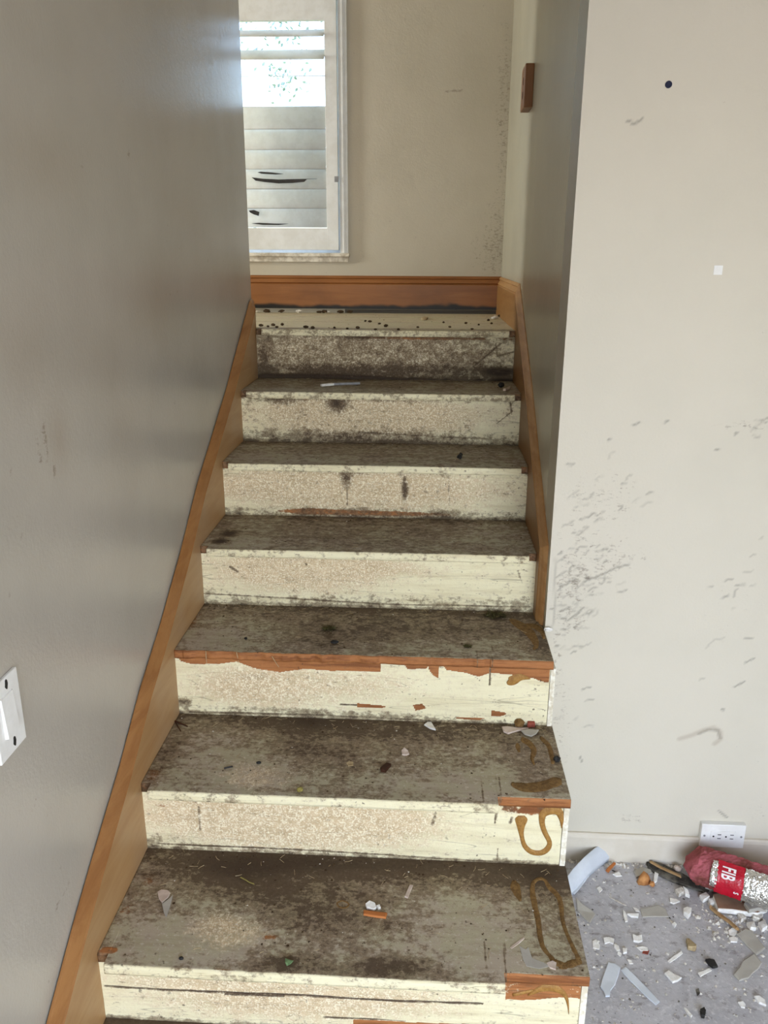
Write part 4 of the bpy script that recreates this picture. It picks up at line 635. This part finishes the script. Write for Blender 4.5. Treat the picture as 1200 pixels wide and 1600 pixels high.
o = stick('thin_twig', 'dark thin twig across the floor below the orange splinter', 'twig', (*([(1.1517,0.69)])[0], FZ+.002), (*([(1.1744,0.6738)])[0], FZ+.002), .0013, m_black)
o = stick('white_stick', 'thin white stick on the floor pointing at the flat grey shard', 'stick', (*([(1.1229,0.5885)])[0], FZ+.002), (*([(1.1615,0.5588)])[0], FZ+.002), .0018, m_crumb)
chip('dark_board', 'long dark dirty board lying along the foot of the beige wall', 'board', [(1.2532,0.7224),(1.2685,0.7334),(1.2997,0.717),(1.3402,0.6864),(1.3729,0.6516),(1.3974,0.6268),(1.384,0.6169),(1.3496,0.6316),(1.3063,0.6533),(1.2687,0.6806),(1.2533,0.7022)], FZ, .007, m_tack, 0, .002)
o = stick('tan_stick', 'tan stick lying on the dark dirty board', 'stick', (*([(1.2594,0.7164)])[0], -.178), (*([(1.3319,0.6627)])[0], -.178), .0055, m_tanstick, 6, 1, .6)
o = stick('wood_lath', 'narrow brown wood lath pointing from the wall rubble into the room', 'lath', (*([(1.3776,0.5637)])[0], -.182), (*([(1.4247,0.489)])[0], -.182), .007, m_tanstick, 6, .9, .55)
lump('round_stone', 'pale rounded lump by the wall behind the dark board', 'stone', (*([(1.3322,0.7009)])[0], FZ), .011, m_pinkw, 2, .2)
PB = thing('plasterboard_piece', 'brown-faced broken plasterboard piece in front of the pink insulation', 'plasterboard', (*([(1.4623,0.5909)])[0], FZ))
P = [(1.3941,0.5932),(1.4126,0.5986),(1.4352,0.6158),(1.4498,0.6096),(1.4856,0.6252),(1.5156,0.629),(1.5442,0.6117),(1.5225,0.5567),(1.4892,0.5377),(1.4579,0.5406),(1.4272,0.5457),(1.3915,0.5462)]; n = len(P); bx, by = PB.location.x, PB.location.y
q = mesh('paper_face', [(x-bx, y-by, .0196) for x, y in P]+[(x-bx, y-by, .0212) for x, y in P], [tuple(range(n)), tuple(range(2*n-1, n-1, -1))]+[(i, (i+1) % n, n+(i+1) % n, n+i) for i in range(n)], m_brownp); link('paper_face', fix(q), PB)
q = mesh('plaster_core', [(x-bx, y-by+.001*(i % 3), .003) for i, (x, y) in enumerate(P)]+[(x-bx, y-by-.0015, .0196) for x, y in P], [tuple(range(n)), tuple(range(2*n-1, n-1, -1))]+[(i, (i+1) % n, n+(i+1) % n, n+i) for i in range(n)], m_plaster); o = link('plaster_core', fix(q), PB); o['label'] = 'white crumbling plaster edge'
chip('plaster_shard', 'pale shard resting on the brown-faced plasterboard at the frame edge', 'shard', [(1.4601,0.5572),(1.4785,0.5759),(1.4928,0.5833),(1.5235,0.5691),(1.5112,0.5378),(1.4898,0.5411),(1.4635,0.5312)], -.1687, .010, m_grey, 0, .002)
chip('plaster_shard', 'grey shard with a white edge under the end of the insulation', 'shard', [(1.3861,0.6286),(1.3957,0.6479),(1.4258,0.6613),(1.4402,0.6429),(1.4413,0.6265),(1.4147,0.623)], FZ, .012, m_grey, .1)
for i, (lb, u) in enumerate((('white chunk under the edge of the brown plasterboard', [(1.4801,0.5497),(1.4993,0.5571),(1.5066,0.5423),(1.49,0.5244),(1.476,0.5301)]), ('flat cream chunk beyond the lath at the right', [(1.4532,0.5121),(1.4752,0.5194),(1.4712,0.4963),(1.4558,0.4935)]), ('white rubble chunk at the right frame edge', [(1.4834,0.5156),(1.5031,0.525),(1.5029,0.504),(1.4834,0.4906)]), ('small grey chunk between lath and brown plasterboard', [(1.4404,0.5391),(1.456,0.5464),(1.4595,0.5293),(1.4416,0.52)]), ('pale chunk left of the brown plasterboard', [(1.3624,0.6021),(1.3825,0.6122),(1.3866,0.5941),(1.3667,0.5841)]), ('small cream chunk before the dark board end', [(1.3818,0.5893),(1.3968,0.5946),(1.3975,0.5766),(1.3809,0.5714)]), ('two-sided white flake left of the rubble by the wall', [(1.3029,0.6177),(1.3222,0.6256),(1.3266,0.6119),(1.3078,0.5995)]), ('twisted grey-white flake beside the two-sided flake', [(1.3264,0.6282),(1.3359,0.6146),(1.3361,0.5985),(1.3262,0.605)]))):
    chip('plaster_chunk', lb, 'plaster chunk', u, FZ, .010, m_plaster if i % 3 else m_crumb, .1, .005, 'rubble chunks by the wall')
# pink insulation roll with printed wrapper
IN = thing('insulation_roll', 'pink fibreglass insulation bundle with a red and silver wrapper by the wall', 'insulation', (1.345, .664, FZ+.006))
ax = Vector((.150, -.072, 0)).normalized(); pr = Vector((ax.y, -ax.x, 0)); RI_ = .053   # pr points to the camera side
base = Vector((0, 0, RI_+.002)); L = .42
def cyl(s, a, r): return base+ax*s+pr*(r*math.cos(a))+Vector((0, 0, r*math.sin(a)))
V, F = [], []; NS, NA = 60, 44
for i in range(NS+1):
    s = L*i/NS
    for j in range(NA):
        a = 2*PI*j/NA; k = min(1, .35+1.7*s/.06) if s < .04 else 1; r = RI_*k*(.93+.07*math.sin(3*a+9*s)+.10*(random.random()-.5))
        V.append(cyl(s-.010*math.cos(a*2)*(i < 4), a, r))
V.append(cyl(-.008, 0, 0)); V.append(cyl(L, 0, 0)); c0 = len(V)-2
for i in range(NS):
    for j in range(NA): F.append((i*NA+j, i*NA+(j+1) % NA, (i+1)*NA+(j+1) % NA, (i+1)*NA+j))
F += [(c0, (j+1) % NA, j) for j in range(NA)]+[(c0+1, NS*NA+j, NS*NA+(j+1) % NA) for j in range(NA)]
zmin = min(v.z for v in V); V = [v-Vector((0, 0, min(0, zmin))) for v in V]
link('fibreglass_batt', fix(mesh('fibreglass_batt', V, F, m_pink)), IN)
def sleeve(name, s0, s1, a0, a1, r, m, n=26, k=16, cr=.003):
    V, F = [], []
    for q in (0, -.0012):
        for i in range(n+1):
            for j in range(k+1):
                s = s0+(s1-s0)*i/n; a = a0+(a1-a0)*j/k; h = math.sin(i*1.9+j*.9)*math.sin(j*1.3-i*.7)
                V.append(cyl(s+.002*h*(i in (0, n)), a, r+cr*h+q))
    w = k+1; m1 = (n+1)*w
    for o_ in (0, m1):
        for i in range(n):
            for j in range(k): F.append((o_+i*w+j, o_+(i+1)*w+j, o_+(i+1)*w+j+1, o_+i*w+j+1))
    return link(name, fix(mesh(name, V, F, m, smooth=True)), IN)
A0, A1 = math.radians(70), math.radians(-20); RS = .0590
sleeve('foil_wrapper', .062, .078, A0-.1, A1+.3, RS+.0005, m_foil, 4, 16, .0025)
sleeve('red_wrapper', .074, .142, A0, A1, RS, m_red, 16, 16, .0012)
sleeve('foil_wrapper', .141, .31, A0, A1, RS+.0005, m_foil, 30, 16, .004)
def wrap_text(txt, size, sx, a_start, s0, r):
    cu = bpy.data.curves.new('lettering', 'FONT'); cu.body = txt; cu.size = size; cu.extrude = .0002; cu.resolution_u = 4; cu.space_character = 1.05; cu.offset = .0008*size/.04
    t = bpy.data.objects.new('lettering', cu); C.objects.link(t); bpy.context.view_layer.update()
    me = bpy.data.meshes.new_from_object(t.evaluated_get(bpy.context.evaluated_depsgraph_get())); bpy.data.objects.remove(t)
    bm = bmesh.new(); bm.from_mesh(me); bmesh.ops.subdivide_edges(bm, edges=[e for e in bm.edges if e.calc_length() > .006], cuts=2)
    for v in bm.verts: p = cyl(s0+v.co.y, a_start-v.co.x*sx/r, r+.0016+v.co.z); v.co = p
    bm.to_mesh(me); bm.free(); me.materials.clear(); me.materials.append(m_letter); me.name = 'lettering'; link('lettering', me, IN)
wrap_text('FIB', .046, .52, math.radians(58), .088, RS)
wrap_text('S', .017, .8, math.radians(4), .122, RS)
# ---------------------------------------------------------------- loose things on the steps
def on(k, P): return ZK[k]+.0004
chip('pinkish_flake', 'pinkish white broken flake at the left of the lowest tread', 'flake', [(0.0656,0.1539),(0.0715,0.1614),(0.0855,0.1603),(0.093,0.1534),(0.0927,0.141),(0.0843,0.1248),(0.0738,0.1365)], ZK[1], .0022, m_pinkw, .05)
chip('pinkish_flake', 'greyish pointed half of the broken flake on the lowest tread', 'flake', [(0.0848,0.1231),(0.0943,0.1358),(0.1,0.1484),(0.104,0.1171),(0.1048,0.0884),(0.0961,0.0997)], ZK[1], .002, m_grey, .02)
chip('white_scrap', 'small white scrap behind the wood splinter on the lowest tread', 'scrap', [(0.504,0.1429),(0.5114,0.1502),(0.5236,0.1455),(0.5268,0.1353),(0.5219,0.13),(0.5072,0.1344)], ZK[1], .006, m_plaster, .1, .002)
chip('white_scrap', 'tiny white hooked scrap beside the white scrap on the lowest tread', 'scrap', [(0.5265,0.1405),(0.5329,0.1442),(0.536,0.1358),(0.5308,0.1338)], ZK[1], .005, m_plaster, 0, .002)
chip('wood_splinter', 'orange wood splinter in the middle of the lowest tread', 'splinter', [(0.5011,0.1273),(0.5222,0.1249),(0.5497,0.1228),(0.5476,0.111),(0.5255,0.1133),(0.5018,0.1172)], ZK[1], .005, m_chipwood)
chip('white_sliver', 'white sliver standing slantwise on the lowest tread', 'sliver', [(0.5837,0.1712),(0.5937,0.206),(0.6005,0.2045),(0.5904,0.1679)], ZK[1], .003, m_pinkw)
chip('white_sliver', 'pale torn sliver by the glue loop on the lowest tread', 'sliver', [(0.7921,0.054),(0.8072,0.0686),(0.8209,0.0802),(0.8218,0.0771),(0.8078,0.0624),(0.7942,0.051)], ZK[1], .0015, m_pinkw)
chip('tape_scrap', 'torn grey film patch beside the glue loop on the lowest tread', 'film', [(0.8099,0.0594),(0.8212,0.0508),(0.8269,0.0572),(0.8255,0.0359),(0.835,0.0245),(0.8538,0.021),(0.8624,0.0141),(0.8423,0.0073),(0.819,0.012),(0.8135,0.0264)], ZK[1], .0008, m_grey)
chip('pale_chip', 'pale square chip at the end of the glue loop', 'chip', [(0.8572,0.0197),(0.8689,0.0261),(0.8755,0.022),(0.8719,0.0059),(0.8617,0.0097)], ZK[1], .003, m_pinkw, .1)
lump('leaf_scrap', 'small green leaf scrap near the front of the lowest tread', 'leaf', (*([(0.3701,-0.0079)])[0], ZK[1]), .008, m_green, 1, .8, None, (1, 1, .7))
lump('dark_seed', 'dark oval seed at the left front of the lowest tread', 'seed', (*([(0.1648,-0.0104)])[0], ZK[1]), .005, m_black, 2, .15, None, (1, .7, .6))
stick('green_twig', 'greenish twig at the back of the lowest tread', 'twig', (*([(0.2294,0.2057)])[0], ZK[1]+.002), (*([(0.2637,0.1869)])[0], ZK[1]+.002), .0016, m_yel)
def knot(k, P, lb):
    o = bead('knot_ring', P, 'z', ZK[k], .0012, m_oldglue, TR[k]); o['label'] = lb
knot(1, [(0.4428,0.1492,0.4452,0.1448),(0.4464,0.1523,0.4488,0.1478),(0.4503,0.1556,0.4522,0.1507),(0.4551,0.1571,0.4554,0.1519),(0.4609,0.1555,0.46,0.1506),(0.4669,0.1521,0.4651,0.1477),(0.471,0.1476,0.4676,0.1453),(0.471,0.1415,0.4673,0.1438),(0.4682,0.1366,0.4654,0.1405),(0.4645,0.1334,0.4628,0.1382),(0.4597,0.1324,0.4593,0.1375),(0.4544,0.1329,0.4547,0.138),(0.4496,0.1346,0.451,0.1392),(0.4463,0.1379,0.4491,0.1412),(0.4442,0.142,0.4475,0.1445),(0.4424,0.1457,0.4457,0.1482)], 'pale ring round a dark knot')
chip('white_triangle', 'white triangular chip at the back of the second tread', 'chip', [(0.6182,0.553),(0.6261,0.5649),(0.6356,0.5653),(0.6463,0.5287),(0.6323,0.5365)], ZK[2], .004, m_plaster, .1)
o = chip('dark_block', 'small dark brown block with a hole on the second tread', 'block', [(0.5207,0.3649),(0.5342,0.3849),(0.5446,0.3805),(0.5327,0.3536),(0.5225,0.3578)], ZK[2], .007, m_darkwood)
chip('pale_curl', 'pale ring-shaped curl on the second tread', 'curl', [(0.5662,0.4365),(0.572,0.4445),(0.5811,0.4372),(0.5843,0.4271),(0.577,0.4217),(0.5681,0.4238)], ZK[2], .004, m_pinkw, .2, .003)
chip('pale_curl', 'flat pale oval curl left of the dark block', 'curl', [(0.4422,0.3832),(0.4474,0.3908),(0.4578,0.3888),(0.4589,0.3766),(0.4475,0.3737)], ZK[2], .002, m_straw, .1)
lump('yellow_crumb', 'yellow-green crumb near the front edge of the second tread', 'crumb', (*([(0.3522,0.2769)])[0], ZK[2]), .007, m_yel, 2, .3)
lump('dark_seed', 'dark seed in the left half of the second tread', 'seed', (*([(0.2427,0.3717)])[0], ZK[2]), .005, m_black, 2, .2, None, (1.2, .8, .6))
stick('dark_sliver', 'dark sliver left of the seed on the second tread', 'sliver', (*([(0.169,0.3465)])[0], ZK[2]+.002), (*([(0.1876,0.3546)])[0], ZK[2]+.002), .002, m_black)
stick('dark_twig', 'dark twig in the back left corner of the second tread', 'twig', (*([(-0.0004,0.5311)])[0], ZK[2]+.003), (*([(0.0394,0.51)])[0], ZK[2]+.002), .002, m_darkwood)
stick('dark_twig', 'second dark twig crossing below the corner twig on the second tread', 'twig', (*([(0.002,0.5283)])[0], ZK[2]+.002), (*([(0.0285,0.4871)])[0], ZK[2]+.002), .0015, m_darkwood)
chip('wood_splinter', 'pale pinkish wood splinter at the back right of the second tread', 'splinter', [(0.8082,0.5529),(0.8226,0.5564),(0.8471,0.5518),(0.8737,0.553),(0.8459,0.5405),(0.8212,0.5254),(0.8111,0.5333)], ZK[2], .004, m_pinkw, .05)
chip('grey_shard', 'grey pointed shard beside the pale splinter on the second tread', 'shard', [(0.8534,0.538),(0.8743,0.5446),(0.8973,0.5428),(0.8889,0.5257),(0.8752,0.5141),(0.8608,0.5216)], ZK[2]+.003, .003, m_grey)
chip('red_chip', 'square red-brown chip against the riser of the third step', 'chip', [(0.8733,0.576),(0.8907,0.5767),(0.8905,0.5623),(0.8713,0.5586)], ZK[2], .012, m_redbr)
lump('brown_clod', 'brown clod left of the red-brown chip', 'clod', (*([(0.853,0.5635)])[0], ZK[2]), .012, m_oldglue, 2, .5)
lump('black_lump', 'small black lump at the open edge of the second tread', 'lump', (*([(0.9238,0.4223)])[0], ZK[2]), .008, m_black, 2, .4)
def tuft(name, lb, cat, c, n, r, h, m):
    V, F = [], []
    for i in range(n):
        a = random.random()*6.3; q = r*math.sqrt(random.random()); x, y = q*math.cos(a), q*.6*math.sin(a); b = random.random()*6.3; l = random.uniform(.3, 1)*h*1.4
        dx, dy = math.cos(b)*.0012, math.sin(b)*.0012; z = random.random()*h*.5
        k = len(V); V += [(x-dy, y+dx, z), (x+dy, y-dx, z), (x+l*math.cos(b), y+l*math.sin(b)*.7, z+l*random.uniform(-.1, .6)+.001)]; F.append((k, k+1, k+2))
        if i % 2 == 0:
            k = len(V); s = random.uniform(.001, .0028); V += [(x+s, y, z), (x-s, y+s, z), (x-s, y-s, z), (x, y, z+s*1.6)]; F += [(k, k+1, k+3), (k+1, k+2, k+3), (k+2, k, k+3), (k, k+2, k+1)]
    o = link(name, mesh(name, V, F, m)); o.location = c; return tag(o, lb, cat)
tuft('moss_tuft', 'grey-green moss tuft against the riser at the right of the third tread', 'moss', (*([(0.8035,0.8141)])[0], ZK[3]), 170, .030, .016, m_moss)
tuft('moss_tuft', 'dark moss clump near the middle of the third tread', 'moss', (*([(0.3669,0.705)])[0], ZK[3]), 110, .016, .014, m_moss)
tuft('moss_tuft', 'small moss scrap on the right of the third tread near its front', 'moss', (*([(0.7225,0.6295)])[0], ZK[3]), 60, .010, .008, m_moss)
lump('dark_pebble', 'dark flat pebble in front of the moss clump on the third tread', 'pebble', (*([(0.3901,0.6292)])[0], ZK[3]), .008, m_black, 2, .3, None, (1.3, .8, .5))
lump('dark_seed', 'dark seed at the left of the third tread', 'seed', (*([(0.1632,0.6373)])[0], ZK[3]), .004, m_black, 2, .2)
lump('dark_pebble', 'pair-topping dark pebble on the right of the fifth tread', 'pebble', (*([(0.7102,1.2141)])[0], ZK[5]), .008, m_black, 2, .3)
o = bpy.data.objects['dark_pebble.001']; o['label'] = 'larger dark pebble on the right of the fifth tread'
lump('dark_pebble', 'smaller dark pebble behind the larger one on the fifth tread', 'pebble', (*([(0.7157,1.2561)])[0], ZK[5]), .006, m_black, 2, .3)
PS = thing('painted_stick', 'flat stick with a white end lying on the sixth tread', 'stick', (*([(0.2507,1.5186)])[0], ZK[6]))
e0 = Vector((*([(0.2507,1.5186)])[0], 0)); e1 = Vector((*([(0.2864,1.5477)])[0], 0)); e2 = Vector((*([(0.3756,1.5785)])[0], 0))
for nm, a, b, m, w in (('white_end', e0, e1, m_plaster, .009), ('shaft', e1, e2, m_metal, .006)):
    d = (b-a).normalized(); s = Vector((-d.y, d.x, 0))*w; pts = [a-s*.6, b-s, b+s, a+s*.6]; q = mesh(nm, [p-e0+Vector((0, 0, z)) for z in (.001, .008) for p in pts], box_vf((0, 0, 0), (1, 1, 1))[1], m); link(nm, fix(q), PS)
lump('dark_pebble', 'round black pebble by the right skirt on the sixth tread', 'pebble', (*([(0.8556,1.546)])[0], ZK[6]), .011, m_black, 2, .25)
chip('white_leaf_scrap', 'white pointed scrap beside the round black pebble on the sixth tread', 'scrap', [(0.8505,1.4116),(0.8702,1.5184),(0.8904,1.5752),(0.8783,1.4913),(0.8575,1.3991)], ZK[6], .004, m_pinkw, .2)
chip('pale_chip', 'pale chip on the landing near the back', 'chip', [(0.5757,2.2244),(0.5884,2.2975),(0.6046,2.2603),(0.5971,2.1539),(0.5817,2.1541)], ZK[7], .006, m_straw, 0, .002)
px = [(405,512),(416,513),(424,511),(430,514),(438,510),(475,514),(486,515),(520,514),(540,515),(556,514),(584,516),(575,504),(568,503),(590,507),(690,504),(725,505),(745,507),(760,500),(765,505),(700,511),(650,512),(620,516),(735,514),(600,511)]
LP = [[(-0.001,1.7875),(0.0301,1.7599),(0.0384,1.8153),(0.0675,1.7328),(0.0666,1.8436),(0.171,1.7325),(0.1999,1.706),(0.2741,1.7322),(0.3224,1.7057),(0.3563,1.732),(0.4234,1.6796),(0.3789,2.0234),(0.359,2.0558),(0.4219,1.9299),(0.6645,2.021),(0.7495,1.9889),(0.7948,1.9275),(0.8458,2.1513),(0.8469,1.9881),(0.6844,1.8125),(0.5689,1.7853),(0.5037,1.6794),(0.7612,1.7308),(0.4521,1.8135)]][0]
ORD = 'first second third fourth fifth sixth seventh eighth ninth tenth eleventh twelfth thirteenth fourteenth fifteenth'.split()
def clods(name, cat, pts, make, text, group):
    for i, (x, y) in enumerate(sorted(pts)):
        o = make(i, x, y); tag(o, text % ORD[i], cat, group)
pr0 = None
def mk(i, x, y):
    global pr0
    if pr0 is None: o = pr0 = lump('dropping', 'x', 'dropping', (x, y, ZK[7]), .0068, m_dirt, 2, .5, None, (1.3, .9, .7))
    else: o = pr0.copy(); C.objects.link(o); o.location = (x, y, ZK[7]); o.rotation_euler = (0, 0, random.random()*6); o.scale = (random.uniform(.6, 1.15),)*3
    return o
clods('dropping', 'dropping', [p for p in LP if p[1] < 1.80], mk, 'dark clod near the front edge of the top landing board, %s from the left', 'dark clods on the landing')
clods('dropping', 'dropping', [p for p in LP if p[1] >= 1.80], mk, 'dark clod farther back on the landing, %s from the left', 'dark clods on the landing')
BP = [(-0.1686,2.5516),(-0.1239,2.5944),(-0.0585,2.5932),(0.0236,2.6361),(0.113,2.59),(0.1366,2.5896),(0.1579,2.6335),(0.2085,2.6325),(0.2512,2.5874)]
BQ = [(0.8794,2.2582),(0.9095,2.3705),(0.9353,2.4493),(0.9319,2.2576),(0.9258,2.0521)]
mb = lambda i, x, y: lump('plaster_bit', 'x', 'plaster bit', (x, min(y, 2.54), ZK[7]), random.uniform(.007, .013), m_crumb if i % 3 == 0 else m_dirt, 2, .6, None, (1.4, .8, .6))
clods('plaster_bit', 'plaster bit', BP, mb, 'plaster bit in the dirt along the back of the landing, %s from the left', 'plaster bits along the landing edge')
clods('plaster_bit', 'plaster bit', BQ, mb, 'plaster bit along the right skirt on the landing, %s from the left', 'plaster bits along the landing edge')
# straw splinters hanging from the third step's torn edge
for (a, b), lb in ((((324, 1021), (325, 1040)), 'left'), (((373, 1024), (375, 1036)), 'mid'), (((428, 1029), (438, 1045)), 'right')): pass
for P, lb in (([(0.0806,0.518),(0.0796,0.4813)], 'leftmost straw splinter hanging over the torn edge of the third step'), ([(0.1566,0.5162),(0.1598,0.4902)], 'middle straw splinter hanging over the torn edge of the third step'), ([(0.243,0.5078),(0.2591,0.4785)], 'rightmost slanting straw splinter over the torn edge of the third step')):
    stick('straw_splinter', lb, 'splinter', (P[0][0], .5635, P[0][1]+.002), (P[1][0], .5665, P[1][1]), .0012, m_straw, 5, .6, 1, 'straw splinters on the third step')
lump('caulk_blob', 'white lump of old caulk at the foot of the right skirt', 'caulk', (.934, .728, .5195), .010, m_plaster, 2, .5, None, (1.2, .8, .6))
# ---------------------------------------------------------------- crumbs nobody could count
def crumbs(name, lb, pts, r0, r1, m, flat=.5):
    V, F = [], []
    for (x, y, z) in pts:
        r = r0+(r1-r0)*random.random()**3; a = random.random()*6.3; n = random.choice((3, 4, 5)); k = len(V)
        for i in range(n):
            q = r*random.uniform(.6, 1.2); V.append((x+q*math.cos(a+2*PI*i/n), y+q*math.sin(a+2*PI*i/n), z+.0002))
        V.append((x+r*random.uniform(-.3, .3), y+r*random.uniform(-.3, .3), z+r*flat*random.uniform(.6, 1.4)))
        F += [(k+i, k+(i+1) % n, k+n) for i in range(n)]+[tuple(range(k+n-1, k-1, -1))]
    o = link(name, mesh(name, V, F, m)); return tag(o, lb, None, None, 'stuff')
def fl(n, cx=None):
    out = []
    while len(out) < n:
        x, y = random.uniform(.945, 1.75), random.uniform(.1, .72)
        if random.random() < .35+.65*max(math.exp(-((x-1.45)**2+(y-.5)**2)/.02), math.exp(-((x-1.0)**2+(y-.35)**2)/.03), math.exp(-(y-.7)**2/.004)): out.append((x, y, FZ))
    return out
tag(crumbs('plaster_crumbs', 'white plaster crumbs scattered over the concrete floor', fl(650), .0012, .0065, m_crumb), cat='crumbs')
tag(crumbs('grey_crumbs', 'grey grit scattered over the concrete floor', fl(500), .001, .005, m_grey), cat='crumbs')
tag(crumbs('dark_crumbs', 'dark grit scattered over the concrete floor', fl(350), .001, .004, m_tack), cat='crumbs')
rub = [(random.gauss(1.47, .05), random.gauss(.50, .03), FZ) for _ in range(150)]+[(random.gauss(1.40, .025), random.gauss(.545, .02), FZ) for _ in range(90)]+[(random.uniform(1.0, 1.4), .724-abs(random.gauss(0, .008)), FZ) for _ in range(160)]
tag(crumbs('rubble_crumbs', 'coarse cream rubble crumbs along the wall and by the plasterboard', rub, .002, .009, m_crumb, .7), cat='crumbs')
TN = ['', 'lowest', 'second', 'third', 'fourth', 'fifth', 'sixth', 'top']
def stp(k, n, edge):
    out = []; y0, y1 = YK[k]-.012, (YK[k+1] if k < 7 else 2.4)
    for _ in range(n):
        y = y1-abs(random.gauss(0, .03))-.004 if random.random() < edge else y0+(y1-y0)*random.random()
        if y > y0: out.append((random.uniform(.01, xr(k)-.01), y, ZK[k]+.0006))
    return out
for k_, f_ in zip(range(1, 8), (1, 1, .8, .65, .5, .4, .3)):
    tag(crumbs('dirt_crumbs', 'dark dirt crumbs strewn over the %s tread' % TN[k_], stp(k_, int(290*f_), .4), .0008, .0040, m_dirt), cat='crumbs')
    tag(crumbs('pale_crumbs', 'pale dust crumbs strewn over the %s tread' % TN[k_], stp(k_, int(70*f_), .3), .0006, .0026, m_crumb), cat='crumbs')
    V, F = [], []
    for (x, y, z) in stp(k_, int(55*f_), .5):
        a = random.random()*PI; l = random.uniform(.003, .010); d = .0004; k = len(V); c, s_ = math.cos(a), math.sin(a); b = random.uniform(-1, 1)*l*.25
        for (u, v) in [(-l, 0), (0, b), (l, 0)]:
            for w, h in ((-d, 0), (d, 0), (0, d*2)): V.append((x+u*c-(v+w)*s_, y+u*s_+(v+w)*c, z+h))
        for i in (0, 3):
            for j in range(3): F.append((k+i+j, k+i+(j+1) % 3, k+i+3+(j+1) % 3, k+i+3+j))
    tag(link('straw_bits', mesh('straw_bits', V, F, m_straw)), 'pale straw bits strewn over the %s tread' % TN[k_], 'straw', None, 'stuff')
# ---------------------------------------------------------------- outside the window
struct(boxes('ground', [((-30, 2.9, -.6), (30, 60, -.4))], m_grass))
TE = thing('garden_tree', 'leafy tree outside beyond the shuttered window', 'tree', (-1.6, 8.5, -.4))
V, F = [], []
for i in range(9):
    z = 4.2*i/8; r = .14*(1-.6*i/8)
    for j in range(8): a = 2*PI*j/8; V.append((r*math.cos(a)+.06*math.sin(z*2), r*math.sin(a), z))
F = [(i*8+j, i*8+(j+1) % 8, (i+1)*8+(j+1) % 8, (i+1)*8+j) for i in range(8) for j in range(8)]; link('trunk', mesh('trunk', V, F, m_bark, smooth=True), TE)
V, F = [], []
cl = [(random.gauss(-.9, .6), random.gauss(0, .6), random.uniform(2.2, 4.9)) for _ in range(52)]+[(.62, .1, 3.7), (.55, -.1, 3.66), (.68, 0, 3.62), (.40, 0, 4.15), (.55, .2, 4.2), (.72, 0, 4.15), (1.02, .1, 4.4)]
for c in cl:
    for _ in range(44):
        p = Vector(c)+Vector((random.gauss(0, .13), random.gauss(0, .13), random.gauss(0, .10))); q = Vector((random.gauss(0, 1), random.gauss(0, 1), random.gauss(0, 1))).normalized(); u = q.orthogonal().normalized()*.032; v = q.cross(u).normalized()*.017; k = len(V)
        V += [p-u, p+v, p+u, p-v]; F.append((k, k+1, k+2, k+3))
o = link('crown', mesh('crown', V, F, m_leaf), TE); o['kind'] = 'stuff'
